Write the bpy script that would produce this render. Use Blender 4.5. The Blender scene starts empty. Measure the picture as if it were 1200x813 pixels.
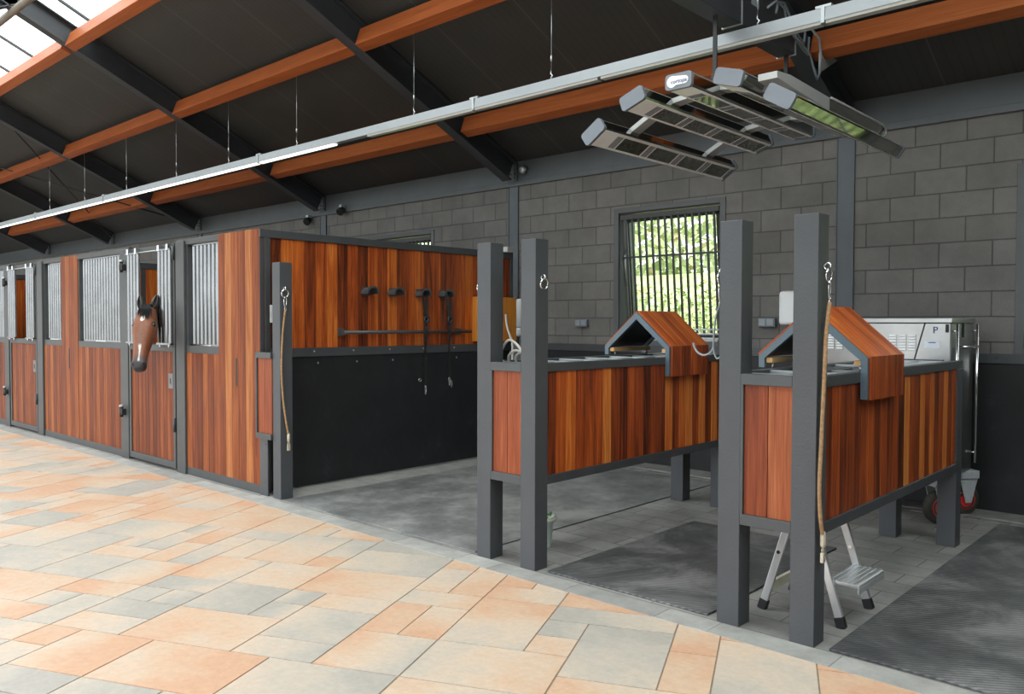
import bpy, bmesh, math, random
from mathutils import Vector, Matrix, noise
V = Vector
R = random.Random(7)
scn = bpy.context.scene
COL = scn.collection
PI = math.pi

# ------------------------------------------------------------------ materials
def new_mat(name):
    m = bpy.data.materials.new(name); m.use_nodes = True
    nt = m.node_tree; b = nt.nodes['Principled BSDF']
    return m, nt, b

def N(nt, t, **kw):
    n = nt.nodes.new(t)
    for k, v in kw.items():
        setattr(n, k, v)
    return n

def L(nt, a, b):
    nt.links.new(a, b)

def ramp(nt, stops, fac):
    r = N(nt, 'ShaderNodeValToRGB')
    e = r.color_ramp.elements
    e[0].position, e[0].color = stops[0][0], (*stops[0][1], 1)
    e[1].position, e[1].color = stops[-1][0], (*stops[-1][1], 1)
    for p, c in stops[1:-1]:
        x = e.new(p); x.color = (*c, 1)
    L(nt, fac, r.inputs[0])
    return r.outputs[0]

def tex_noise(nt, vec, scale, detail=4, rough=.55):
    n = N(nt, 'ShaderNodeTexNoise')
    n.inputs['Scale'].default_value = scale
    n.inputs['Detail'].default_value = detail
    n.inputs['Roughness'].default_value = rough
    if vec is not None: L(nt, vec, n.inputs['Vector'])
    return n

def mapping(nt, vec, scale=(1, 1, 1), loc=(0, 0, 0), rot=(0, 0, 0)):
    m = N(nt, 'ShaderNodeMapping')
    m.inputs['Scale'].default_value = scale
    m.inputs['Location'].default_value = loc
    m.inputs['Rotation'].default_value = rot
    L(nt, vec, m.inputs['Vector'])
    return m.outputs[0]

def bump(nt, b, h, strength=.3, dist=.01):
    n = N(nt, 'ShaderNodeBump')
    n.inputs['Strength'].default_value = strength
    n.inputs['Distance'].default_value = dist
    L(nt, h, n.inputs['Height']); L(nt, n.outputs[0], b.inputs['Normal'])

def mixc(nt, f, a, b, mode='MIX'):
    m = N(nt, 'ShaderNodeMix', data_type='RGBA', blend_type=mode)
    for s, v in (('Factor', f), ('A', a), ('B', b)):
        i = [q for q in m.inputs if q.name == s and (q.type == 'RGBA' or (s == 'Factor' and q.type == 'VALUE'))][0]
        if isinstance(v, (int, float)): i.default_value = v
        elif isinstance(v, tuple): i.default_value = (*v, 1)
        else: L(nt, v, i)
    return [o for o in m.outputs if o.type == 'RGBA'][0]

def math_n(nt, op, a, b=None, clamp=False):
    m = N(nt, 'ShaderNodeMath', operation=op); m.use_clamp = clamp
    for i, v in enumerate((a, b)):
        if v is None: continue
        if isinstance(v, (int, float)): m.inputs[i].default_value = v
        else: L(nt, v, m.inputs[i])
    return m.outputs[0]

def flat(name, col, rough=.5, metal=0., noise_amt=.12, nscale=6., bumpy=0., spec=.5, coat=0.):
    m, nt, b = new_mat(name)
    tc = N(nt, 'ShaderNodeTexCoord')
    n = tex_noise(nt, tc.outputs['Object'], nscale, 5, .6)
    lo = tuple(c * (1 - noise_amt) for c in col); hi = tuple(min(1, c * (1 + noise_amt)) for c in col)
    L(nt, ramp(nt, [(.3, lo), (.7, hi)], n.outputs[0]), b.inputs['Base Color'])
    b.inputs['Roughness'].default_value = rough
    b.inputs['Metallic'].default_value = metal
    b.inputs['Specular IOR Level'].default_value = spec
    b.inputs['Coat Weight'].default_value = coat
    if bumpy:
        n2 = tex_noise(nt, tc.outputs['Object'], nscale * 30, 3, .6)
        bump(nt, b, n2.outputs[0], bumpy, .004)
    return m

def wood_mat(name, stops, rough=.42, coat=.06, streak=.65, worn=0.0):
    """boards: uv.x runs along the grain in metres, uv.y across; 'tint' = per-board random"""
    m, nt, b = new_mat(name)
    uv = N(nt, 'ShaderNodeUVMap'); uv.uv_map = 'UVMap'
    at = N(nt, 'ShaderNodeAttribute', attribute_name='tint')
    sep = N(nt, 'ShaderNodeSeparateColor'); L(nt, at.outputs['Color'], sep.inputs[0])
    off = N(nt, 'ShaderNodeCombineXYZ')
    L(nt, math_n(nt, 'MULTIPLY', sep.outputs[2], 60.), off.inputs[0])
    L(nt, math_n(nt, 'MULTIPLY', sep.outputs[2], 91.), off.inputs[1])
    add = N(nt, 'ShaderNodeVectorMath', operation='ADD')
    L(nt, uv.outputs[0], add.inputs[0]); L(nt, off.outputs[0], add.inputs[1])
    fine = tex_noise(nt, mapping(nt, add.outputs[0], (2.2, 90, 1)), 1., 6, .65)
    broad = tex_noise(nt, mapping(nt, add.outputs[0], (.8, 14, 1)), 1., 4, .6)
    broad.inputs['Distortion'].default_value = 1.6
    f = math_n(nt, 'ADD', math_n(nt, 'MULTIPLY', sep.outputs[0], .62),
               math_n(nt, 'MULTIPLY', math_n(nt, 'SUBTRACT', broad.outputs[0], .28), .95), True)
    base = ramp(nt, stops, f)
    dk = ramp(nt, [(.32, (1 - streak,) * 3), (.62, (1, 1, 1))], fine.outputs[0])
    c = mixc(nt, 1., base, dk, 'MULTIPLY')
    if worn:
        w = tex_noise(nt, mapping(nt, uv.outputs[0], (2.5, 30, 1)), 1.5, 6, .75)
        c = mixc(nt, math_n(nt, 'MULTIPLY', ramp(nt, [(.58, (0, 0, 0)), (.78, (1, 1, 1))], w.outputs[0]), worn), c, (.55, .36, .26))
    L(nt, c, b.inputs['Base Color'])
    b.inputs['Roughness'].default_value = rough
    b.inputs['Coat Weight'].default_value = coat
    b.inputs['Coat Roughness'].default_value = .3
    b.inputs['Specular IOR Level'].default_value = .18
    bump(nt, b, fine.outputs[0], .25, .002)
    return m

HARD = [(.14, (.050, .012, .006)), (.32, (.20, .040, .011)), (.50, (.42, .080, .016)), (.68, (.62, .150, .024)), (.90, (.76, .27, .055))]
FRONT = [(.12, (.085, .018, .006)), (.40, (.20, .045, .013)), (.62, (.31, .085, .022)), (.9, (.46, .17, .055))]
M = {}
M['wood'] = wood_mat('tropical_hardwood', HARD, streak=.55)
M['wood_front'] = wood_mat('tropical_hardwood_worn', FRONT, rough=.5, coat=0, streak=.5, worn=.12)
M['wood_end'] = wood_mat('tropical_hardwood_red', [(.1, (.13, .025, .010)), (.5, (.30, .070, .024)), (.9, (.44, .15, .06))], streak=.45)
M['purlin'] = wood_mat('stained_purlin', [(.1, (.27, .065, .018)), (.5, (.40, .105, .030)), (.9, (.50, .15, .05))], rough=.5, coat=0, streak=.22)
M['beige_wood'] = wood_mat('beige_wood', [(.1, (.55, .30, .11)), (.9, (.72, .45, .2))], streak=.2)
M['orange_wood'] = wood_mat('orange_wood', [(.1, (.50, .16, .02)), (.9, (.75, .30, .05))], streak=.3)
M['steel'] = flat('anthracite_steel', (.052, .056, .060), .42, 0, .12, 5, .12)
M['steel_front'] = flat('anthracite_frame', (.048, .051, .051), .45, 0, .12, 5, .1)
M['post'] = flat('grey_coated_post', (.054, .058, .064), .5, 0, .08, 3, .35)
M['rafter'] = flat('dark_rafter', (.040, .044, .050), .5, 0, .15, 4, .1)
M['column'] = flat('column_grey', (.080, .092, .105), .5, 0, .1, 4, .1)
M['eaves'] = flat('eaves_grey', (.072, .080, .088), .5, 0, .1, 3, .05)
M['window_frame'] = flat('window_frame', (.085, .090, .092), .5, 0, .08, 4, .05)
M['window_dark'] = flat('window_sash', (.035, .045, .035), .4, 0, .1, 4)
M['bar_dark'] = flat('bar_dark', (.035, .038, .040), .35)
M['bluegrey'] = flat('blue_grey_lacquer', (.085, .125, .155), .38, 0, .08, 5)
M['galv'] = flat('galvanised', (.46, .47, .47), .3, 1, .12, 9, 0)
M['slat'] = flat('galvanised_slat', (.26, .265, .265), .24, 1, .12, 4, 0)
M['galv_dull'] = flat('galvanised_dull', (.42, .44, .45), .45, .7, .12, 9, .05)
M['fork'] = flat('zinc_fork', (.50, .53, .55), .4, .25, .1, 20)
M['plate'] = flat('lock_plate', (.17, .165, .16), .45, .5, .15, 12)
M['chrome'] = flat('polished_steel', (.75, .75, .75), .18, 1, .05, 6)
M['alu'] = flat('aluminium', (.66, .67, .68), .35, .75, .06, 8)
M['stainless'] = flat('stainless', (.36, .365, .36), .30, .95, .10, 5, .02)
M['track'] = flat('light_track_coating', (.26, .275, .29), .35, .2, .04, 4)
M['grey_plastic'] = flat('grey_plastic', (.155, .172, .20), .45, 0, .05, 8)
M['light_grey'] = flat('light_grey_sheet', (.42, .42, .41), .45, .2, .06, 6)
M['white_plastic'] = flat('white_plastic', (.78, .79, .80), .35, 0, .03, 5)
M['gloss_black'] = flat('gloss_black', (.012, .013, .014), .06, 0, .1, 5, 0, .9)
M['anodised'] = flat('dark_anodised_profile', (.34, .345, .33), .07, 1, .02, 2)
M['black'] = flat('black_plastic', (.012, .012, .013), .5, 0, .2, 8)
M['leather'] = flat('black_leather', (.014, .013, .013), .4, 0, .25, 30, .3)
M['hose_w'] = flat('white_hose', (.62, .60, .55), .4, 0, .06, 8)
M['hose_g'] = flat('grey_hose', (.22, .25, .27), .4, 0, .06, 8)
M['rope'] = flat('tan_rope', (.36, .21, .10), .75, 0, .35, 60, .6)
M['rope_dirty'] = flat('rope_fitting', (.50, .45, .36), .5, .3, .3, 40, .3)
M['tyre'] = flat('tyre_rubber', (.045, .040, .032), .7, 0, .3, 30, .4)
M['red'] = flat('red_rim', (.72, .03, .025), .35)
M['navy'] = flat('navy_print', (.02, .035, .16), .5, 0, 0)
M['label_white'] = flat('label_white', (.66, .70, .78), .5, 0, .03)
M['curb'] = flat('concrete_curb', (.20, .195, .185), .8, 0, .22, 9, .5)
M['panel_gray'] = flat('heater_face', (.92, .91, .88), .35, .0, .05, 8)
M['leafgreen'] = flat('green_weed', (.10, .22, .04), .6, 0, .4, 30)
M['bucket'] = flat('pale_bucket', (.55, .66, .62), .4, 0, .1, 10)
M['cream'] = flat('cream_plastic', (.70, .66, .52), .5, 0, .1, 10)

# black rubber sheet on the walls: faint scuffs
def rubber_wall():
    m, nt, b = new_mat('black_rubber_sheet')
    tc = N(nt, 'ShaderNodeTexCoord')
    n = tex_noise(nt, tc.outputs['Object'], 3.5, 8, .72)
    s = tex_noise(nt, mapping(nt, tc.outputs['Object'], (1, 1, 14)), 9, 6, .8)
    c = ramp(nt, [(.35, (.004, .004, .005)), (.60, (.010, .011, .013)), (.75, (.030, .032, .036))], n.outputs[0])
    c = mixc(nt, math_n(nt, 'MULTIPLY', ramp(nt, [(.66, (0, 0, 0)), (.8, (1, 1, 1))], s.outputs[0]), .35), c, (.06, .06, .06))
    L(nt, c, b.inputs['Base Color'])
    b.inputs['Roughness'].default_value = .55
    bump(nt, b, n.outputs[0], .15, .006)
    return m
M['rubber'] = rubber_wall()

def mat_floor_rubber():
    m, nt, b = new_mat('ribbed_rubber_mat')
    tc = N(nt, 'ShaderNodeTexCoord')
    w = N(nt, 'ShaderNodeTexWave', wave_type='BANDS', bands_direction='X')
    w.inputs['Scale'].default_value = 13.
    w.inputs['Distortion'].default_value = 0
    L(nt, mapping(nt, tc.outputs['Object'], (1, 1, 1), (0, 0, 0), (0, 0, math.radians(57))), w.inputs['Vector'])
    n = tex_noise(nt, tc.outputs['Object'], 1.6, 9, .68)
    n.inputs['Distortion'].default_value = .5
    s = tex_noise(nt, mapping(nt, tc.outputs['Object'], (2, 5, 1)), 3.2, 8, .78)
    c = ramp(nt, [(.36, (.040, .042, .044)), (.49, (.085, .088, .089)), (.62, (.20, .20, .198))], n.outputs[0])
    c = mixc(nt, math_n(nt, 'MULTIPLY', ramp(nt, [(.60, (0, 0, 0)), (.82, (1, 1, 1))], s.outputs[0]), .5), c, (.20, .20, .19))
    c = mixc(nt, .6, c, ramp(nt, [(0, (.25,) * 3), (1, (1.3, 1.3, 1.3))], w.outputs[0]), 'MULTIPLY')
    L(nt, c, b.inputs['Base Color'])
    b.inputs['Roughness'].default_value = .62
    bump(nt, b, w.outputs[0], .6, .004)
    return m
M['mat'] = mat_floor_rubber()

def mat_worn_rubber():
    m, nt, b = new_mat('worn_rubber_mat')
    tc = N(nt, 'ShaderNodeTexCoord')
    n = tex_noise(nt, tc.outputs['Object'], 1.5, 9, .72)
    s = tex_noise(nt, mapping(nt, tc.outputs['Object'], (3, 6, 1)), 2.2, 9, .8)
    c = ramp(nt, [(.36, (.085, .088, .087)), (.49, (.150, .154, .152)), (.62, (.26, .26, .252))], n.outputs[0])
    c = mixc(nt, math_n(nt, 'MULTIPLY', ramp(nt, [(.58, (0, 0, 0)), (.8, (1, 1, 1))], s.outputs[0]), .5), c, (.28, .26, .22))
    L(nt, c, b.inputs['Base Color'])
    b.inputs['Roughness'].default_value = .6
    bump(nt, b, s.outputs[0], .25, .004)
    return m
M['mat_worn'] = mat_worn_rubber()

def grey_tiles():
    m, nt, b = new_mat('grey_concrete_paving')
    tc = N(nt, 'ShaderNodeTexCoord')
    br = N(nt, 'ShaderNodeTexBrick'); br.offset = .5
    br.inputs['Color1'].default_value = (.205, .20, .193, 1)
    br.inputs['Color2'].default_value = (.27, .265, .255, 1)
    br.inputs['Mortar'].default_value = (.085, .083, .08, 1)
    br.inputs['Scale'].default_value = 1
    br.inputs['Mortar Size'].default_value = .0035
    br.inputs['Brick Width'].default_value = .42
    br.inputs['Row Height'].default_value = .21
    L(nt, mapping(nt, tc.outputs['Object'], (1, 1, 1), (.1, .06, 0)), br.inputs['Vector'])
    n = tex_noise(nt, tc.outputs['Object'], 2.5, 8, .7)
    s = tex_noise(nt, tc.outputs['Object'], 7, 8, .8)
    c = mixc(nt, 1., br.outputs[0], ramp(nt, [(.3, (.62, .62, .62)), (.7, (1.25, 1.24, 1.22))], n.outputs[0]), 'MULTIPLY')
    c = mixc(nt, math_n(nt, 'MULTIPLY', ramp(nt, [(.66, (0, 0, 0)), (.78, (1, 1, 1))], s.outputs[0]), .45), c, (.42, .41, .38))
    L(nt, c, b.inputs['Base Color'])
    b.inputs['Roughness'].default_value = .72
    bump(nt, b, br.outputs['Fac'], -.4, .003)
    return m
M['tiles'] = grey_tiles()

def kerb_mat():
    m, nt, b = new_mat('kerb_slab')
    tc = N(nt, 'ShaderNodeTexCoord')
    at = N(nt, 'ShaderNodeAttribute', attribute_name='tint')
    sep = N(nt, 'ShaderNodeSeparateColor'); L(nt, at.outputs['Color'], sep.inputs[0])
    c = ramp(nt, [(0, (.24, .236, .225)), (1, (.33, .325, .307))], sep.outputs[0])
    n = tex_noise(nt, tc.outputs['Object'], 5, 8, .7)
    c = mixc(nt, 1., c, ramp(nt, [(.3, (.72, .72, .72)), (.72, (1.25, 1.25, 1.24))], n.outputs[0]), 'MULTIPLY')
    L(nt, c, b.inputs['Base Color']); b.inputs['Roughness'].default_value = .75
    bump(nt, b, n.outputs[0], .2, .003)
    return m
M['kerb'] = kerb_mat()

def paver_mat():
    m, nt, b = new_mat('peach_grey_paver')
    uv = N(nt, 'ShaderNodeUVMap'); uv.uv_map = 'UVMap'
    tc = N(nt, 'ShaderNodeTexCoord')
    at = N(nt, 'ShaderNodeAttribute', attribute_name='tint')
    sep = N(nt, 'ShaderNodeSeparateColor'); L(nt, at.outputs['Color'], sep.inputs[0])
    suv = N(nt, 'ShaderNodeSeparateXYZ'); L(nt, uv.outputs[0], suv.inputs[0])
    n1 = tex_noise(nt, tc.outputs['Object'], 4.5, 5, .6)
    # within one block the shade drifts from one end to the other (nuanced concrete)
    g = math_n(nt, 'MULTIPLY', math_n(nt, 'SUBTRACT', suv.outputs[0], .5), math_n(nt, 'MULTIPLY', math_n(nt, 'SUBTRACT', sep.outputs[1], .5), 1.5))
    f = math_n(nt, 'ADD', math_n(nt, 'ADD', sep.outputs[0], g), math_n(nt, 'MULTIPLY', math_n(nt, 'SUBTRACT', n1.outputs[0], .5), .9), True)
    c = ramp(nt, [(0, (.335, .31, .275)), (.18, (.38, .345, .30)), (.38, (.44, .375, .31)), (.58, (.50, .395, .305)), (.80, (.50, .345, .24)), (1, (.49, .295, .19))], f)
    n2 = tex_noise(nt, tc.outputs['Object'], 26, 8, .75)
    c = mixc(nt, 1., c, ramp(nt, [(.3, (.88, .88, .88)), (.7, (1.1, 1.1, 1.1))], n2.outputs[0]), 'MULTIPLY')
    n3 = tex_noise(nt, mapping(nt, tc.outputs['Object'], (2, 4, 1)), 3, 8, .8)
    c = mixc(nt, math_n(nt, 'MULTIPLY', ramp(nt, [(.62, (0, 0, 0)), (.78, (1, 1, 1))], n3.outputs[0]), .35), c, (.58, .54, .49))
    L(nt, c, b.inputs['Base Color'])
    b.inputs['Roughness'].default_value = .5
    bump(nt, b, n2.outputs[0], .15, .002)
    return m
M['paver'] = paver_mat()
M['grout'] = flat('joint_sand', (.22, .17, .125), .9, 0, .15, 20)

def block_wall():
    m, nt, b = new_mat('concrete_block_wall')
    tc = N(nt, 'ShaderNodeTexCoord')
    sx = N(nt, 'ShaderNodeSeparateXYZ'); L(nt, tc.outputs['Object'], sx.inputs[0])
    cb = N(nt, 'ShaderNodeCombineXYZ'); L(nt, sx.outputs[0], cb.inputs[0]); L(nt, sx.outputs[2], cb.inputs[1])
    br = N(nt, 'ShaderNodeTexBrick'); br.offset = .5
    br.inputs['Color1'].default_value = (.125, .119, .112, 1)
    br.inputs['Color2'].default_value = (.160, .152, .143, 1)
    br.inputs['Mortar'].default_value = (.078, .074, .070, 1)
    br.inputs['Scale'].default_value = 1
    br.inputs['Mortar Size'].default_value = .0065
    br.inputs['Mortar Smooth'].default_value = .6
    br.inputs['Brick Width'].default_value = .392
    br.inputs['Row Height'].default_value = .2035
    L(nt, mapping(nt, cb.outputs[0], (1, 1, 1), (.06, -.137, 0)), br.inputs['Vector'])
    n = tex_noise(nt, tc.outputs['Object'], 2.2, 7, .7)
    n2 = tex_noise(nt, tc.outputs['Object'], 120, 3, .7)
    c = mixc(nt, 1., br.outputs[0], ramp(nt, [(.3, (.8, .8, .8)), (.7, (1.2, 1.2, 1.2))], n.outputs[0]), 'MULTIPLY')
    c = mixc(nt, 1., c, ramp(nt, [(.3, (.86, .86, .86)), (.7, (1.12, 1.12, 1.12))], n2.outputs[0]), 'MULTIPLY')
    L(nt, c, b.inputs['Base Color']); b.inputs['Roughness'].default_value = .85
    h = math_n(nt, 'SUBTRACT', math_n(nt, 'MULTIPLY', n2.outputs[0], .15), br.outputs['Fac'])
    bump(nt, b, h, .7, .006)
    return m
M['blocks'] = block_wall()

def ceiling_mat():
    m, nt, b = new_mat('dark_roof_panel')
    tc = N(nt, 'ShaderNodeTexCoord')
    sx = N(nt, 'ShaderNodeSeparateXYZ'); L(nt, tc.outputs['Object'], sx.inputs[0])
    def stripes(per, w):
        f = math_n(nt, 'FRACT', math_n(nt, 'DIVIDE', sx.outputs[0], per))
        return math_n(nt, 'LESS_THAN', f, w / per)
    joint = stripes(1.0, .014); rib = stripes(.0833, .020)
    n = tex_noise(nt, tc.outputs['Object'], 1.2, 4, .6)
    c = ramp(nt, [(.3, (.036, .036, .034)), (.7, (.048, .047, .043))], n.outputs[0])
    c = mixc(nt, math_n(nt, 'MULTIPLY', rib, .25), c, (.016, .016, .016))
    c = mixc(nt, math_n(nt, 'MULTIPLY', joint, .8), c, (.085, .083, .078))
    L(nt, c, b.inputs['Base Color']); b.inputs['Roughness'].default_value = .6
    bump(nt, b, math_n(nt, 'ADD', rib, joint), .3, .004)
    return m
M['ceiling'] = ceiling_mat()

def glass(name, tint=(1, 1, 1), gloss=.9):
    m = bpy.data.materials.new(name); m.use_nodes = True
    nt = m.node_tree; nt.nodes.clear()
    o = N(nt, 'ShaderNodeOutputMaterial'); mx = N(nt, 'ShaderNodeMixShader')
    t = N(nt, 'ShaderNodeBsdfTransparent'); g = N(nt, 'ShaderNodeBsdfGlossy'); fr = N(nt, 'ShaderNodeLayerWeight')
    t.inputs[0].default_value = (*tint, 1); g.inputs['Roughness'].default_value = .02
    L(nt, math_n(nt, 'MULTIPLY_ADD', math_n(nt, 'POWER', fr.outputs['Facing'], 5.), gloss * .8), mx.inputs[0])
    for q in nt.nodes:
        if q.type == 'MATH' and q.operation == 'MULTIPLY_ADD': q.inputs[2].default_value = .05
    L(nt, t.outputs[0], mx.inputs[1]); L(nt, g.outputs[0], mx.inputs[2]); L(nt, mx.outputs[0], o.inputs[0])
    return m
M['glass'] = glass('window_glass', (.93, .96, .94))
M['lamp_glass'] = flat('heater_glass', (.10, .105, .09), .08, .2, .5, 40, 0, .9)

def emit(name, col, s):
    m, nt, b = new_mat(name)
    b.inputs['Base Color'].default_value = (.8, .8, .8, 1)
    b.inputs['Emission Color'].default_value = (*col, 1)
    b.inputs['Emission Strength'].default_value = s
    return m
M['tube'] = emit('fluorescent_tube', (1, .97, .90), 1.1)
M['tube_off'] = flat('unlit_tube', (.40, .39, .36), .3, 0, .03)

def vcol_mat(name, rough=.5, sheen=0.2):
    m, nt, b = new_mat(name)
    at = N(nt, 'ShaderNodeAttribute', attribute_name='tint')
    tc = N(nt, 'ShaderNodeTexCoord')
    n = tex_noise(nt, tc.outputs['Object'], 45, 4, .6)
    c = mixc(nt, 1., at.outputs['Color'], ramp(nt, [(.3, (.82, .82, .82)), (.7, (1.15, 1.15, 1.15))], n.outputs[0]), 'MULTIPLY')
    L(nt, c, b.inputs['Base Color'])
    b.inputs['Roughness'].default_value = rough
    b.inputs['Sheen Weight'].default_value = sheen
    return m
M['coat'] = vcol_mat('horse_coat', .5, .05)
M['foliage'] = vcol_mat('outdoor_leaves', .5, 0)

# ------------------------------------------------------------------ mesh builder
class MB:
    def __init__(s):
        s.v = []; s.f = []; s.t = []; s.uv = []; s.sm = []
    def face(s, idx, tint=(.5, .5, .5), uv=None, smooth=False):
        s.f.append(tuple(idx)); s.t.append(tint); s.uv.append(uv); s.sm.append(smooth)
    def quad(s, a, b, c, d, tint=(.5, .5, .5), uv=None):
        i = len(s.v); s.v += [V(a), V(b), V(c), V(d)]; s.face((i, i + 1, i + 2, i + 3), tint, uv)
    def obox(s, o, ax, ay, az, tint=(.5, .5, .5), grain=2, bev=0.):
        """box from corner o with edge vectors; uv.x follows the grain axis in metres"""
        o = V(o); A = [V(ax), V(ay), V(az)]
        if A[0].cross(A[1]).dot(A[2]) < 0:
            o = o + A[0]; A[0] = -A[0]
        Ln = [a.length for a in A]; U = [a.normalized() for a in A]
        i0 = len(s.v)
        if bev <= 0:
            for k in range(8):
                s.v.append(o + A[0] * (k & 1) + A[1] * (k >> 1 & 1) + A[2] * (k >> 2 & 1))
            F = [(0, 2, 3, 1), (4, 5, 7, 6), (0, 1, 5, 4), (2, 6, 7, 3), (0, 4, 6, 2), (1, 3, 7, 5)]
            for n, f in enumerate(F):
                uv = []
                for k in f:
                    c = [Ln[0] * (k & 1), Ln[1] * (k >> 1 & 1), Ln[2] * (k >> 2 & 1)]
                    g = c[grain]; o2 = c[(grain + 1) % 3] + c[(grain + 2) % 3] + .37 * n
                    uv.append((g, o2))
                s.face([i0 + k for k in f], tint, uv)
            return
        bm = bmesh.new()
        vs = [bm.verts.new(o + A[0] * (k & 1) + A[1] * (k >> 1 & 1) + A[2] * (k >> 2 & 1)) for k in range(8)]
        for f in [(0, 2, 3, 1), (4, 5, 7, 6), (0, 1, 5, 4), (2, 6, 7, 3), (0, 4, 6, 2), (1, 3, 7, 5)]:
            bm.faces.new([vs[k] for k in f])
        bmesh.ops.bevel(bm, geom=list(bm.edges), offset=min(bev, min(Ln) * .45), segments=2, affect='EDGES', profile=.5)
        s.add_bm(bm, tint, lambda p, n: (U[grain].dot(p - o), U[(grain + 1) % 3].dot(p - o) + U[(grain + 2) % 3].dot(p - o) + .37 * int(n.x * 2 + n.y * 4 + n.z)))
    def add_bm(s, bm, tint=(.5, .5, .5), uvf=None, smooth=False):
        bm.verts.index_update(); bm.normal_update(); i0 = len(s.v)
        s.v += [v.co.copy() for v in bm.verts]
        for f in bm.faces:
            uv = [uvf(v.co, f.normal) for v in f.verts] if uvf else None
            s.face([i0 + v.index for v in f.verts], tint, uv, smooth)
        bm.free()
    def box(s, x0, x1, y0, y1, z0, z1, tint=(.5, .5, .5), grain=2, bev=0.):
        s.obox((x0, y0, z0), (x1 - x0, 0, 0), (0, y1 - y0, 0), (0, 0, z1 - z0), tint, grain, bev)
    def prism(s, poly, ax, tint=(.5, .5, .5)):
        """extrude closed polygon (3d points) by vector ax"""
        ax = V(ax); n = len(poly); i0 = len(s.v); P = [V(p) for p in poly]
        nn = (P[1] - P[0]).cross(P[2] - P[1])
        if nn.dot(ax) > 0: P.reverse()
        s.v += P + [p + ax for p in P]
        s.face([i0 + k for k in range(n)], tint, [(0, 0)] * n)
        s.face([i0 + n + k for k in reversed(range(n))], tint, [(0, 0)] * n)
        for k in range(n):
            j = (k + 1) % n; w = (P[j] - P[k]).length; l = ax.length
            s.face((i0 + k, i0 + k + n, i0 + j + n, i0 + j), tint, [(0, 0), (l, 0), (l, w), (0, w)])
    def tube(s, pts, r, seg=10, tint=(.5, .5, .5), closed=False):
        P = [V(p) for p in pts]; n = len(P); rs = r if isinstance(r, (list, tuple)) else [r] * n
        i0 = len(s.v); up = None
        for k in range(n):
            if closed: d = P[(k + 1) % n] - P[k - 1]
            else: d = P[min(k + 1, n - 1)] - P[max(k - 1, 0)]
            d.normalize()
            if up is None:
                up = V((0, 0, 1)) if abs(d.z) < .9 else V((1, 0, 0))
            a = d.cross(up)
            if a.length < 1e-4: a = d.orthogonal()
            a.normalize(); b = a.cross(d); b.normalize(); up = b
            for q in range(seg):
                t = 2 * PI * q / seg
                s.v.append(P[k] + (a * math.cos(t) + b * math.sin(t)) * rs[k])
        m = n if closed else n - 1
        for k in range(m):
            k2 = (k + 1) % n
            for q in range(seg):
                q2 = (q + 1) % seg
                s.face((i0 + k * seg + q, i0 + k2 * seg + q, i0 + k2 * seg + q2, i0 + k * seg + q2), tint, None, True)
        if not closed:
            s.face([i0 + q for q in range(seg)], tint)
            s.face([i0 + (n - 1) * seg + q for q in reversed(range(seg))], tint)
    def ring(s, c, r, rr, ax1, ax2, n=20, seg=8):
        c = V(c); a = V(ax1).normalized(); b = V(ax2).normalized()
        s.tube([c + (a * math.cos(2 * PI * k / n) + b * math.sin(2 * PI * k / n)) * r for k in range(n)], rr, seg, closed=True)
    def cyl(s, a, b, r, seg=20, r2=None):
        s.tube([a, b], [r, r if r2 is None else r2], seg)
    def lathe(s, c, axis, prof, seg=28):
        """prof: list of (radius, height along axis)"""
        c = V(c); d = V(axis).normalized(); a = d.orthogonal().normalized(); b = d.cross(a); i0 = len(s.v)
        for r, h in prof:
            for q in range(seg):
                t = 2 * PI * q / seg
                s.v.append(c + d * h + (a * math.cos(t) + b * math.sin(t)) * max(r, 1e-4))
        for k in range(len(prof) - 1):
            for q in range(seg):
                q2 = (q + 1) % seg
                s.face((i0 + k * seg + q, i0 + k * seg + q2, i0 + (k + 1) * seg + q2, i0 + (k + 1) * seg + q), (.5, .5, .5), None, True)
        s.face([i0 + q for q in reversed(range(seg))]); s.face([i0 + (len(prof) - 1) * seg + q for q in range(seg)])
    def build(s, name, mat, parent=None, loc=None, label=None):
        me = bpy.data.meshes.new(name)
        off = V((0, 0, 0))
        if parent is not None: off = wloc(parent)
        elif loc is not None: off = V(loc)
        me.from_pydata([tuple(p - off) for p in s.v], [], s.f)
        me.materials.append(M[mat] if isinstance(mat, str) else mat)
        ca = me.color_attributes.new('tint', 'FLOAT_COLOR', 'CORNER')
        ul = me.uv_layers.new(name='UVMap')
        cd = []; ud = []
        for poly, t, uv in zip(me.polygons, s.t, s.uv):
            for k in range(poly.loop_total):
                cd += [t[0], t[1], t[2], 1.]
                ud += list(uv[k]) if uv else [0., 0.]
        ca.data.foreach_set('color', cd); ul.data.foreach_set('uv', ud)
        me.polygons.foreach_set('use_smooth', s.sm)
        me.update()
        o = bpy.data.objects.new(name, me); COL.objects.link(o)
        if parent is not None: o.parent = parent
        elif loc is not None: o.location = loc
        if label: o['label'] = label
        return o

def wloc(o):
    p = V((0, 0, 0))
    while o is not None:
        p += o.location; o = o.parent
    return p

def tag(o, label, cat, group=None):
    o['label'] = label; o['category'] = cat
    if group: o['group'] = group
    return o
def thing(name, label, cat, loc, group=None):
    o = bpy.data.objects.new(name, None); COL.objects.link(o); o.location = loc
    o.empty_display_size = .1
    return tag(o, label, cat, group)
def struct(o):
    o['kind'] = 'structure'; return o

def rt(): return (R.random(), R.random(), R.random())

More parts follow.
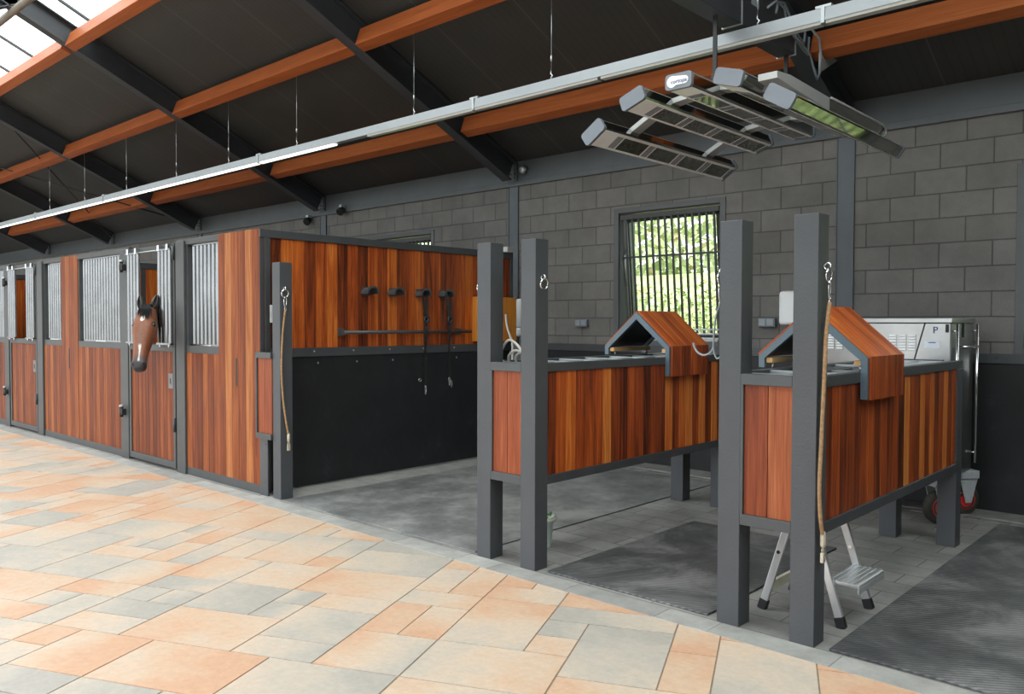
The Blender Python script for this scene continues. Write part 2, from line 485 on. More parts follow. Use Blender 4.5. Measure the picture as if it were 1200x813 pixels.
def planks(mb, o, across, along, thick, bw=.095, gap=.0025, lo=0., hi=1., pick=None):
    """row of boards: 'across' spans the row, 'along' is the grain, 'thick' the depth vector"""
    o = V(o); ac = V(across); W = ac.length; u = ac.normalized()
    n = max(1, round(W / bw)); w = W / n
    prev = .5
    for k in range(n):
        t = R.random()
        if abs(t - prev) < .2: t = (t + .41) % 1
        prev = t
        tint = (lo + (hi - lo) * t, R.random(), R.random())
        if pick and k in pick: tint = (pick[k], .5, R.random())
        mb.obox(o + u * (w * k + gap / 2), u * (w - gap), thick, along, tint, 2, .0025)

# ------------------------------------------------------------------ camera
f_px, yaw, pitch, roll = 960.721, .7450928, -.028944, .00248
fw = V((-math.sin(yaw) * math.cos(pitch), math.cos(yaw) * math.cos(pitch), math.sin(pitch)))
r0 = V((math.cos(yaw), math.sin(yaw), 0)); u0 = r0.cross(fw)
cr = r0 * math.cos(roll) + u0 * math.sin(roll); cu = -r0 * math.sin(roll) + u0 * math.cos(roll)
cam = bpy.data.cameras.new('camera'); co = bpy.data.objects.new('camera', cam); COL.objects.link(co)
mtx = Matrix((cr, cu, -fw)).transposed().to_4x4(); mtx.translation = (0, 0, 1.5)
co.matrix_world = mtx
cam.sensor_fit = 'HORIZONTAL'; cam.sensor_width = 36; cam.lens = 36 * f_px / 1200
cam.clip_start = .05; cam.clip_end = 300
scn.camera = co

# ------------------------------------------------------------------ room shell
YW = 7.4; RIDGE = 3.1; SL = .46; ZE = 3.46
XL, XR, YF = -31., 6., -1.2
def roof_z(y): return ZE + SL * (YW - y) if y >= RIDGE else ZE + SL * (YW - RIDGE) - SL * (RIDGE - y)

# corridor paving: random multi-size stones laid at 24.7 degrees to the stalls
def build_floor():
    ang = math.radians(24.7); e1 = V((math.cos(ang), math.sin(ang), 0)); e2 = V((-math.sin(ang), math.cos(ang), 0))
    mod = .212; org = V((-2.358, 3.522, 0))
    rr = random.Random(11)
    sizes = [(3, 2), (3, 2), (2, 3), (2, 2), (2, 1), (3, 1), (1, 2), (2, 2), (1, 1), (2, 1)]
    occ = set(); bm = bmesh.new()
    tl = bm.loops.layers.float_color.new('tint'); ul = bm.loops.layers.uv.new('UVMap')
    I = range(-80, 30); J = range(-50, 60)
    for j in J:
        for i in I:
            if (i, j) in occ: continue
            c = org + e1 * mod * i + e2 * mod * j
            if c.y > 3.9 or c.y < -1.6 or c.x < -19.5 or c.x > 3:
                continue
            s_ = sizes[:]; rr.shuffle(s_)
            for a, b in s_ + [(1, 1)]:
                cells = [(i + p, j + q) for p in range(a) for q in range(b)]
                if all(q not in occ for q in cells): break
            occ.update(cells)
            g = .0022
            P = [c + e1 * g + e2 * g, c + e1 * (mod * a - g) + e2 * g, c + e1 * (mod * a - g) + e2 * (mod * b - g), c + e1 * g + e2 * (mod * b - g)]
            long_u = a >= b
            warm = rr.random() < .66
            tint = (rr.uniform(.52, .98) if warm else rr.uniform(0., .4), rr.random(), rr.random(), 1)
            bev = .003
            ctr = (P[0] + P[2]) / 2
            lo = [bm.verts.new(p + V((0, 0, -.012))) for p in P]
            hi = [bm.verts.new(p + (ctr - p).normalized() * bev) for p in P]
            fs = [bm.faces.new(hi)] + [bm.faces.new((lo[k], lo[(k + 1) % 4], hi[(k + 1) % 4], hi[k])) for k in range(4)]
            UV = [(0, 0), (1, 0), (1, 1), (0, 1)]
            for f in fs:
                for l in f.loops:
                    l[tl] = tint
                    k = (lo.index(l.vert) if l.vert in lo else hi.index(l.vert))
                    l[ul].uv = UV[k] if long_u else UV[k][::-1]
    for co_, no in (((0, 3.548, 0), (0, 1, 0)), ((0, YF, 0), (0, -1, 0)), ((-19, 0, 0), (-1, 0, 0)), ((2.5, 0, 0), (1, 0, 0))):
        bmesh.ops.bisect_plane(bm, geom=list(bm.verts) + list(bm.edges) + list(bm.faces), plane_co=co_, plane_no=no, clear_outer=True)
    me = bpy.data.meshes.new('floor'); bm.to_mesh(me); bm.free()
    me.materials.append(M['paver'])
    o = bpy.data.objects.new('floor', me); COL.objects.link(o); struct(o)
    b = MB(); b.box(XL, XR, YF, 3.55, -.25, -.004)
    struct(b.build('floor', 'grout'))
    b = MB(); b.box(XL, XR, 3.55, YW + .3, -.25, 0.)
    struct(b.build('floor', 'tiles'))
build_floor()

# kerb band between corridor and bays
k = MB(); x = 1.015; n_ = 0
while x > -20:
    w = .6 if n_ % 3 else .3
    k.box(x - w + .004, x, 3.548, 3.712, -.05, .002, rt(), 0, .003)
    x -= w; n_ += 1
struct(k.build('trim_1', 'kerb'))
# drain strip and curb along the back wall
k = MB(); x = 2.
while x > -6.4:
    w = .1
    k.box(x - w + .01, x, 7.0, 7.07, -.03, .006 + R.uniform(-.004, .004), rt(), 0, .006)
    x -= w
k.box(-6.40, 2, 7.09, 7.40, -.05, .014, bev=.01)
struct(k.build('trim_2', 'curb'))
k = MB(); k.box(-6.395, -6.08, 3.72, 7.0, -.05, .004, bev=.003)
struct(k.build('trim_3', 'kerb'))

# back wall with three openings
WIN = [(-9.515, -8.310), (-5.240, -4.020), (-1.400, -.180)]
WZ0, WZ1 = 1.32, 2.70
def wall_back():
    b = MB(); xs = [XL]
    for a, c in WIN: xs += [a, c]
    xs.append(XR)
    for k in range(len(xs) - 1):
        if k % 2 == 0: b.box(xs[k], xs[k + 1], YW, YW + .3, 0, 3.5)
        else:
            b.box(xs[k], xs[k + 1], YW, YW + .3, 0, WZ0); b.box(xs[k], xs[k + 1], YW, YW + .3, WZ1, 3.5)
    struct(b.build('wall_back', 'blocks'))
wall_back()
b = MB(); b.box(XL - .2, XL, YF, YW + .3, 0, 5.6); struct(b.build('wall_left', 'blocks'))
b = MB(); b.box(XR, XR + .2, YF, YW + .3, 0, 5.6); struct(b.build('wall_right', 'blocks'))
b = MB(); b.box(-.5, XR, YF - .2, YF, 0, 3.46); struct(b.build('shading_wall_front', 'blocks'))  # unseen wall piece added behind the camera to darken right-facing sides
# black rubber wainscot and steel capping on the back wall (open bays)
b = MB(); b.box(-6.40, XR, YW - .022, YW - .001, .014, 1.19); struct(b.build('wall_lining', 'rubber'))
b = MB(); b.box(-6.40, XR, YW - .035, YW - .002, 1.19, 1.268, bev=.003)
xx = -6.2
while xx < 3:
    b.lathe((xx, YW - .035, 1.236), (0, -1, 0), [(.009, 0), (.009, .003), (.005, .006)], 10); xx += .42
struct(b.build('trim_4', 'steel'))

# roof
OPP = .9  # lower edge of the opposite glazing, widened out of view for more light
def roof():
    b = MB()
    def slab(ya, yb):
        za, zb = roof_z(ya), roof_z(yb)
        b.obox((XL, ya, za), (XR - XL, 0, 0), (0, yb - ya, zb - za), (0, 0, .12), grain=1)
    slab(3.95, YW + .5); slab(YF - .3, OPP)
    return struct(b.build('ceiling', 'ceiling'))
roof()

# windows ------------------------------------------------------------------
def window(n, x0, x1):
    root = bpy.data.objects.new('window_%d' % n, None); COL.objects.link(root); root.location = ((x0 + x1) / 2, YW, WZ0); struct(root)
    fr = .062
    b = MB()
    b.box(x0 - fr, x0, YW - .012, YW + .02, WZ0 - fr + .01, WZ1 + fr - .01, bev=.002)
    b.box(x1, x1 + fr, YW - .012, YW + .02, WZ0 - fr + .01, WZ1 + fr - .01, bev=.002)
    b.box(x0, x1, YW - .012, YW + .02, WZ1, WZ1 + fr - .01, bev=.002)
    b.box(x0, x1, YW - .012, YW + .02, WZ0 - fr + .01, WZ0, bev=.002)
    b.box(x0, x0 + .012, YW + .02, YW + .29, WZ0, WZ1); b.box(x1 - .012, x1, YW + .02, YW + .29, WZ0, WZ1)
    b.box(x0, x1, YW + .02, YW + .29, WZ1 - .012, WZ1)
    b.build('window_frame', 'window_frame', root)
    b = MB(); b.box(x0 + .012, x1 - .012, YW - .01, YW + .29, WZ0, WZ0 + .02, bev=.003); b.build('window_sill', 'light_grey', root)
    # bottom-hinged sash, top tipped into the room
    tz0, tz1 = WZ0 + .03, WZ1 - .04; ty0, ty1 = YW + .19, YW + .06
    up = V((0, ty1 - ty0, tz1 - tz0)); Lh = up.length; up.normalize(); nn = V((0, -up.z, up.y)); nn = -nn if nn.y < 0 else nn
    def at(x, h, d): return V((x, ty0, tz0)) + up * h + nn * d
    def pc(mb, xa, xb, ha, hb, da, db): mb.obox(at(xa, ha, da), (xb - xa, 0, 0), nn * (db - da), up * (hb - ha), bev=.002)
    a, c = x0 + .035, x1 - .035
    b = MB()
    pc(b, a, a + .05, 0, Lh, 0, .05); pc(b, c - .05, c, 0, Lh, 0, .05); pc(b, a, c, 0, .05, 0, .05); pc(b, a, c, Lh - .06, Lh, 0, .05)
    b.build('sash', 'window_dark', root)
    b = MB(); pc(b, a + .05, c - .05, .05, Lh - .06, .022, .026); b.build('pane', 'glass', root)
    b = MB(); nb = 14
    for q in range(nb):
        x = a + .045 + (c - a - .09) * q / (nb - 1)
        b.obox(at(x - .012, -.01, -.055), (.024, 0, 0), nn * .016, up * (Lh + .02), bev=.002)
    b.obox(at(a - .01, Lh * .66, -.058), (c - a + .02, 0, 0), nn * .02, up * .02, bev=.002)
    b.obox(at(a - .02, Lh - .03, -.062), (c - a + .04, 0, 0), nn * .05, up * .05, bev=.002)
    b.build('security_bars', 'bar_dark', root)
    b = MB()
    b.tube([at(x0 + .03, .55, -.03), at(x0 + .03, .9, -.03), V((x0 + .018, YW + .24, WZ1 - .3))], .008, 8)
    b.build('stay_arm', 'galv', root)
    b = MB()
    for zz in (.03, .075, .12):
        b.cyl((x0 + .03, YW + .05, WZ0 + zz), (x1 - .03, YW + .05, WZ0 + zz), .009, 8)
    b.build('pipe', 'white_plastic', root)
for n, (a, c) in enumerate(WIN): window(n + 1, a, c)

# skylight at the ridge ------------------------------------------------------
def skylight():
    root = bpy.data.objects.new('window_4', None); COL.objects.link(root); root.location = (-10, RIDGE, roof_z(RIDGE)); struct(root)
    g = MB(); bars = MB()
    for sgn in (1, -1):
        ye = 3.95 if sgn == 1 else OPP; ze = roof_z(ye) + .06; zr = roof_z(RIDGE) + .06
        g.obox((XL, ye, ze), (XR - XL, 0, 0), (0, RIDGE - ye, zr - ze), (0, 0, .006), grain=0)
        x = XL + .5
        while x < XR:
            bars.obox((x - .02, ye, ze - .035), (.04, 0, 0), (0, RIDGE - ye, zr - ze), (0, 0, .03)); x += 1.
        bars.obox((XL, ye - .012, ze - .03), (XR - XL, 0, 0), (0, .024, 0), (0, 0, .03), grain=0)
    g.build('pane', 'glass', root); bars.build('glazing_bars', 'steel', root)
    b = MB(); b.box(XL, XR, RIDGE - .05, RIDGE + .05, roof_z(RIDGE) - .02, roof_z(RIDGE) + .07, grain=0); b.build('ridge_profile', 'galv_dull', root)
skylight()

# steel frame -----------------------------------------------------------------
ORD = ['first', 'second', 'third', 'fourth', 'fifth', 'sixth', 'seventh', 'eighth']
RX = [-2.79 - 4.006 * k for k in range(-1, 6)]          # rafter positions
def rafter(k, x):
    sd = V((0, -1, SL)).normalized(); up = V((0, SL, 1)).normalized(); D = .262
    lab = ('dark steel I-beam rafter rising over the lamp array' if k == 1 else
           'dark steel I-beam rafter landing on the column between tack wall and barred window' if k == 2 else
           'dark steel I-beam rafter, %s counted leftwards from the one over the lamp array' % ORD[k - 1] if k > 0 else
           'dark steel I-beam rafter beyond the right edge of the lamp array')
    root = thing('roof_rafter', lab, 'beam', (x, YW, 3.2))
    for side in (1, -1):
        b = MB()
        y0 = YW - .02 if side == 1 else YF
        s_ = V((0, -side, SL)).normalized(); u_ = V((0, side * SL, 1)).normalized()
        run = abs(y0 - RIDGE) / abs(s_.y)
        o = V((x, y0, ZE)) - u_ * .005
        for w, h0, h1 in ((.14, -D, -D + .014), (.008, -D, 0), (.14, -.014, 0)):
            b.obox(o + V((-w / 2, 0, 0)) + u_ * h0, (w, 0, 0), s_ * run, u_ * (h1 - h0), grain=1)
        b.build('beam' if side == 1 else 'opposite_beam', 'rafter', root)
    b = MB()
    for sx in (-1, 1):
        for q in range(3):
            b.lathe((x + sx * .035, YW - .035, 3.26 + .05 * q), (0, -1, 0), [(.012, 0), (.012, .01)], 8)
    b.box(x - .075, x + .075, YW - .032, YW - .012, 3.2, 3.44, bev=.002)
    b.build('end_plate', 'rafter', root)
for k, x in enumerate(RX):
    if k > 0: rafter(k, x)

def column(k, x):
    lab = {1: 'grey steel wall column rising behind the right-hand divider', 2: 'grey steel wall column just right of the tack wall end',
           3: 'grey steel wall column left of the small high window'}.get(k, 'grey steel wall column, %s from the right along the block wall' % ORD[k])
    b = MB()
    b.box(x - .08, x + .08, YW - .012, YW - .001, 1.27 if k < 3 else 0, 3.2, bev=.002)
    b.box(x - .08, x - .07, YW - .02, YW - .001, 1.27 if k < 3 else 0, 3.2); b.box(x + .07, x + .08, YW - .02, YW - .001, 1.27 if k < 3 else 0, 3.2)
    tag(b.build('wall_column', 'column', loc=(x, YW - .01, 1.27 if k < 3 else 0)), lab, 'column')
for k, x in enumerate(RX):
    if 0 < k < 5: column(k, x)

# eaves beam (U section along the wall head)
b = MB()
b.obox((XL, YW - .03, 3.16), (XR - XL, 0, 0), (0, .028, 0), (0, 0, .06), grain=0, bev=.003)
b.obox((XL, YW - .012, 3.22), (XR - XL, 0, 0), (0, .01, 0), (0, 0, .235), grain=0)
b.obox((XL, YW - .022, 3.215), (XR - XL, 0, 0), (0, .02, 0), (0, 0, .006), grain=0)
struct(b.build('trim_5', 'eaves'))

# purlins: rows between the rafters ---------------------------------------------
rows = {'lowest': (6.428, 3.628), 'middle': (4.982, 4.238), 'skylight': (3.672, 4.805)}
def purlin(row, k):
    y, z = rows[row]; xa, xb = RX[k + 1] + .066, RX[k] - .066
    z += .022
    u_ = V((0, SL * .8, 1)).normalized(); d_ = V((0, 1, -SL * .8)).normalized()
    b = MB(); b.obox((xa, y, z), (xb - xa, 0, 0), d_ * .125, u_ * .19, (R.uniform(.25, .8), .5, R.random()), 0, .004)
    place = ['crossing the upper right corner', 'over the barred window', 'over the tack wall', 'second left of the tack wall', 'third left of the tack wall', 'farthest left'][k]
    names = {'lowest': 'lowest row', 'middle': 'middle row', 'skylight': 'row edging the skylight'}
    t = tag(b.build('roof_purlin', 'purlin', loc=((xa + xb) / 2, y, z)), 'red-brown wooden roof purlin of the %s, %s' % (names[row], place), 'purlin')
for row in rows:
    for k in range(6):
        if row == 'skylight' and k < 2: continue
        if row == 'middle' and k < 1: continue
        purlin(row, k)
# mounting bolts row on the skylight purlins are small brackets
# tie bar under the ridge
b = MB(); b.cyl((-19, 3.14, 5.10), (-7, 3.14, 5.10), .042, 16)
tag(b.build('ridge_tube', flat('brown_tube', (.20, .17, .14), .5), loc=(-12, 3.14, 5.1)), 'brown round tube running beneath the skylight ridge at top left', 'pipe')
# cross bracing rods
for (p, q, lab) in (((-15.0, 4.25, 4.72), (-18.6, 7.25, 3.36), 'dark thin roof bracing rod running down to the left'),
                    ((-18.6, 4.0, 4.78), (-15.0, 6.9, 3.45), 'dark thin roof bracing rod running down to the right')):
    b = MB(); b.cyl(p, q, .011, 8); tag(b.build('bracing_rod', 'black', loc=p), lab, 'rod')

# spot lights and bolt cluster near the eaves
for x, z, lab in ((-11.124, 3.115, 'small black floodlight under the eaves beam, left of the wall column'),
                  (-10.242, 3.193, 'small black floodlight under the eaves beam, right of the wall column')):
    root = thing('floodlight', lab, 'spotlight', (x, YW - .03, z + .06))
    b = MB(); b.box(x - .03, x + .03, YW - .10, YW, z + .02, z + .075, bev=.006); b.build('bracket', 'galv_dull', root)
    b = MB(); b.lathe((x + .01, YW - .09, z - .02), (.25, -.7, -.55), [(.035, -.07), (.052, -.03), (.06, .04), (.052, .045)], 20); b.build('lamp_head', 'black', root)
b = MB(); b.lathe((-6.60, YW - .035, 3.335), (0, -1, 0), [(.045, 0), (.05, .03), (.04, .055), (.018, .062)], 20)
tag(b.build('wall_sounder', 'galv_dull', loc=(-6.60, YW - .035, 3.335)), 'small round silver dome beside the rafter end above the window', 'fitting')

# light track -------------------------------------------------------------------
def light_track():
    y = 5.1; x0, x1 = -22.5, -.9
    root = thing('light_track', 'long suspended fluorescent light track, lit towards the far left', 'lamp', (-10, y, 3.355))
    b = MB()
    b.prism([(x0, y - .036, 3.375), (x0, y - .028, 3.455), (x0, y + .028, 3.455), (x0, y + .036, 3.375)], (x1 - x0, 0, 0))
    b.build('housing', 'track', root)
    j = -7.20; k = 0
    while j - 1.52 > x0:
        b = MB(); b.prism([(j - 1.50, y - .024, 3.376), (j - 1.50, y - .018, 3.358), (j - 1.50, y + .018, 3.358), (j - 1.50, y + .024, 3.376)], (1.475, 0, 0))
        b.build('lamp_tube', 'tube', root, label='glowing white fluorescent strip'); j -= 1.53; k += 1
    for xa, xb in ((-6.65, -5.16), (-5.13, -3.80), (-3.77, -2.08), (-2.05, -.95)):
        b = MB(); b.prism([(xa, y - .031, 3.375), (xa, y - .027, 3.356), (xa, y + .027, 3.356), (xa, y + .031, 3.375)], (xb - xa, 0, 0))
        b.build('cover', 'tube_off', root)
    for x in (-16.38, -13.29, -8.725, -5.143, -2.067):
        b = MB(); b.box(x - .012, x + .012, y - .040, y + .040, 3.36, 3.462, bev=.002); b.box(x - .05, x + .05, y - .03, y + .03, 3.456, 3.474, bev=.002)
        b.build('joint_clip', 'galv_dull', root)
    for x in (-2.513, -4.282, -5.97, -7.955, -9.46, -10.867, -12.48, -14.1, -15.7):
        b = MB(); b.cyl((x, y, 3.50), (x, y, 4.24 - .0), .0028, 6)
        b.tube([(x, y, 3.44), (x, y, 3.475), (x + .012, y, 3.49), (x - .004, y, 3.505), (x, y, 3.56)], [.007, .008, .006, .006, .004], 8)
        b.lathe((x, y, 3.60), (0, 0, 1), [(.004, 0), (.009, .01), (.009, .045), (.004, .055)], 8)
        b.build('wire', 'galv', root)
light_track()

# ------------------------------------------------------------------ equine solarium (infra-red lamp array)
def letters(txt, size, origin, xdir, updir, mat, parent, name='lettering', label=None):
    cu_ = bpy.data.curves.new('t', 'FONT'); cu_.body = txt; cu_.size = size; cu_.align_x = 'CENTER'; cu_.align_y = 'CENTER'; cu_.extrude = .0008
    to = bpy.data.objects.new('t', cu_); COL.objects.link(to)
    bpy.context.view_layer.update()
    me = bpy.data.meshes.new_from_object(to.evaluated_get(bpy.context.evaluated_depsgraph_get()))
    bpy.data.objects.remove(to); bpy.data.curves.remove(cu_)
    X = V(xdir).normalized(); Z = V(updir).normalized(); Nn = X.cross(Z)
    m4 = Matrix((X, Z, Nn)).transposed().to_4x4()
    off = V(origin) - wloc(parent)
    me.transform(Matrix.Translation(off) @ m4)
    me.materials.clear(); me.materials.append(M[mat])
    o = bpy.data.objects.new(name, me); COL.objects.link(o); o.parent = parent
    if label: o['label'] = label
    return o

def solarium():
    root = thing('solarium', 'suspended horse solarium of five tilted infrared lamp bars in an arch', 'heat lamp', (-2.737, 5.4, 3.0))
    bars = [(-3.400, 2.800, 34), (-3.083, 2.968, 20), (-2.737, 3.013, 0), (-2.397, 2.970, -17), (-2.075, 2.798, -32)]
    Y0, Y1 = 4.50, 6.36
    hw, ht = .088, .043
    for n, (cx, cz, a) in enumerate(bars):
        t = math.radians(a); u = V((math.cos(t), 0, math.sin(t))); w = V((-math.sin(t), 0, math.cos(t))); c = V((cx, 0, cz))
        def P(p, q, y): return c + u * p + w * q + V((0, y, 0))
        b = MB()
        prof = [(-hw + .012, -ht), (hw - .012, -ht), (hw - .002, -ht + .012), (hw - .002, ht - .012), (hw - .014, ht), (-hw + .014, ht), (-hw + .002, ht - .012), (-hw + .002, -ht + .012)]
        b.prism([P(p, q, Y0 + .012) for p, q in prof], (0, Y1 - Y0 - .024, 0))
        bar = b.build('lamp_bar', 'anodised', root)
        # light rims along the top edges
        b = MB()
        for s_ in (-1, 1):
            b.obox(P(s_ * (hw - .014) - .004, ht - .002, Y0 + .012), u * .008, w * .005, (0, Y1 - Y0 - .024, 0))
        b.build('edge_profile', 'light_grey', bar)
        # pale lower face with four heater windows and louvre patches between
        b = MB(); b.obox(P(-hw + .014, -ht - .004, Y0 + .014), u * (2 * hw - .028), w * .004, (0, Y1 - Y0 - .028, 0))
        span = .30; gap = .105; y = Y0 + .27
        b.build('lower_face', 'panel_gray', bar)
        for q in range(4):
            g = MB(); g.obox(P(-hw + .034, -ht - .0065, y), u * (2 * hw - .068), w * .003, (0, span, 0))
            g.build('heater_glass', 'lamp_glass', bar)
            y += span + gap
        for q in range(5):
            lv = MB()
            yy = Y0 + .27 + q * (span + gap) - gap / 2 - .03
            for r_ in range(5):
                lv.obox(P(-hw + .034, -ht - .007, yy + r_ * .014), u * (2 * hw - .068), w * .003, (0, .006, 0))
            lv.build('louvre', 'grey_plastic', bar)
        # end caps: rounded lozenges
        for ya, yb in ((Y0 - .012, Y0 + .014), (Y1 - .014, Y1 + .012)):
            e = MB(); prof2 = []
            rr_ = .022
            for sx, sz, a0 in ((1, -1, -90), (1, 1, 0), (-1, 1, 90), (-1, -1, 180)):
                for q in range(5):
                    an = math.radians(a0 + q * 22.5)
                    prof2.append((sx * (hw + .006 - rr_) + rr_ * math.cos(an), sz * (ht + .006 - rr_) + rr_ * math.sin(an)))
            e.prism([P(p, q, ya) for p, q in prof2], (0, yb - ya, 0))
            e.build('end_cap', 'grey_plastic', bar, label='grey moulded end cap')
        if n == 2:
            lg = MB(); prof3 = []
            for q in range(9):
                an = math.radians(-90 + q * 22.5); prof3.append((.048 + .024 * math.cos(an), .024 * math.sin(an)))
            for q in range(3, 14):
                an = math.radians(20 + q * 22.9); prof3.append((-.045 + .036 * math.cos(an), .036 * math.sin(an)))
            lg.prism([P(p, q, Y0 - .0145) for p, q in prof3], (0, .003, 0))
            lg.build('logo_plate', 'white_plastic', bar, label='white rounded name plate on the end cap')
            letters('cortopa', .036, P(.006, -.002, Y0 - .0160), u, w, 'navy', bar)
        b = MB()
        for s_ in (.03,):
            b.lathe(P(hw - .003, .02, Y0 + s_), u, [(.006, 0), (.006, .004)], 8)
        b.build('screw', 'chrome', bar)
    # two flat cross arms following the arch
    for y in (4.86, 5.92):
        b = MB()
        for i in range(4):
            (xa, za, a1), (xb, zb, a2) = bars[i], bars[i + 1]
            A = V((xa, y, za)) + V((-math.sin(math.radians(a1)), 0, math.cos(math.radians(a1)))) * .046
            B = V((xb, y, zb)) + V((-math.sin(math.radians(a2)), 0, math.cos(math.radians(a2)))) * .046
            d = B - A; nn = V((-d.z, 0, d.x)).normalized()
            b.obox(A - nn * .03, d, (0, .10, 0), nn * .035, bev=.002)
        b.build('cross_arm', 'light_grey', root)
    # control housing lying over the right-hand side
    hx0, hx1 = -2.27, -2.15
    b = MB(); b.prism([(hx0, 4.62, 2.985), (hx0, 4.62, 2.945), (hx0, 5.40, 2.90), (hx0, 5.40, 2.985), (hx0, 4.80, 3.0)], (hx1 - hx0, 0, 0)); b.build('housing', 'light_grey', root)
    b = MB(); b.prism([(hx0, 5.41, 2.975), (hx1, 5.41, 2.975), (hx1 - .034, 5.41, 2.895), (hx0, 5.41, 2.895)], (0, 1.05, 0)); b.build('reflector_box', 'anodised', root)
    b = MB(); b.tube([(hx1 + .006, 5.41, 2.985), (hx1 + .006, 6.40, 2.985), (hx1 + .006, 6.46, 2.96), (hx1 + .006, 6.46, 2.92), (hx1 + .006, 6.40, 2.895)], .008, 8); b.build('edge_tube', 'light_grey', root)
    b = MB()
    for y in (5.62, 5.80, 6.0): b.lathe(((hx0 + hx1) / 2 + .03, y, 2.975), (0, 0, 1), [(.012, 0), (.014, .012), (.006, .022)], 12)
    b.build('bolt', 'chrome', root)
    for y in (4.915, 5.99):
        b = MB(); b.box(-2.735, -2.705, y - .006, y + .006, 3.10, 3.53, bev=.002)
        b.lathe((-2.72, y - .02, 3.12), (0, 1, 0), [(.02, 0), (.02, .04)], 12)
        b.cyl((-2.72, y, 3.055), (-2.72, y, 3.12), .009, 10)
        b.build('hanger_rod', 'black', root)
solarium()

def hoist():
    root = thing('hoist_rail', 'dark box rail under the rafter carrying the lamp array', 'rail', (-2.74, 5., 3.525))
    b = MB(); b.box(-2.80, -2.66, 3.95, 6.02, 3.527, 3.70, bev=.004); b.build('rail', 'rafter', root)
    b = MB()
    for y in (5.16, 6.01): 
        b.box(-2.806, -2.654, y, y + .012, 3.520, 3.706); 
    b.build('bracket', 'galv_dull', root)
    for y in (4.2, 5.5):
        b = MB(); b.box(-2.76, -2.70, y, y + .05, 3.70, 3.21 + .46 * (7.363 - y) + .01); b.build('hanger', 'rafter', root)
    b = MB(); b.prism([(-2.655, 6.44, 3.66), (-2.655, 6.44, 3.48), (-2.655, 6.80, 3.66)], (.01, 0, 0)); b.build('gusset', 'light_grey', root)
hoist()
for pts, lab in (([(-2.63, 5.49, 3.72), (-2.63, 5.62, 3.80), (-2.63, 5.75, 3.79), (-2.63, 5.80, 3.70), (-2.62, 5.89, 3.623), (-2.62, 6.05, 3.60), (-2.62, 6.20, 3.55), (-2.62, 6.28, 3.45), (-2.62, 6.33, 3.40), (-2.62, 6.38, 3.46), (-2.62, 6.40, 3.60), (-2.62, 6.36, 3.72), (-2.63, 6.25, 3.76)], 'longest looped grey cable hanging below the rail above the lamps'),
                 ([(-2.64, 5.86, 3.66), (-2.64, 6.0, 3.62), (-2.64, 6.12, 3.58), (-2.64, 6.2, 3.56), (-2.64, 6.22, 3.70)], 'middle short grey cable loop above the lamps'),
                 ([(-2.65, 5.66, 3.73), (-2.65, 5.70, 3.82), (-2.65, 5.80, 3.84), (-2.65, 5.88, 3.78), (-2.65, 6.05, 3.66), (-2.65, 6.15, 3.64), (-2.65, 6.17, 3.74)], 'upper grey cable coil behind the light track')):
    b = MB(); b.tube(pts, .009, 8); tag(b.build('cable', 'hose_g', loc=pts[0]), lab, 'cable')

# ------------------------------------------------------------------ grooming-bay dividers
def tie_ring(parent, c, nrm):
    n = V(nrm); side = V((0, 0, 1)).cross(n).normalized(); c = V(c)
    b = MB()
    b.ring(c + n * .018, .016, .0045, n, (0, 0, 1), 14)
    b.ring(c + n * .026 + V((0, 0, -.040)), .032, .0052, side, V((0, 0, 1)) + n * .12, 26)
    b.build('tie_ring', 'chrome', parent)

def post(parent, x0, y0, z1=2.008, w=.118):
    b = MB(); b.box(x0, x0 + w, y0, y0 + w, 0, z1, bev=.003)
    return b.build('post', 'post', parent)

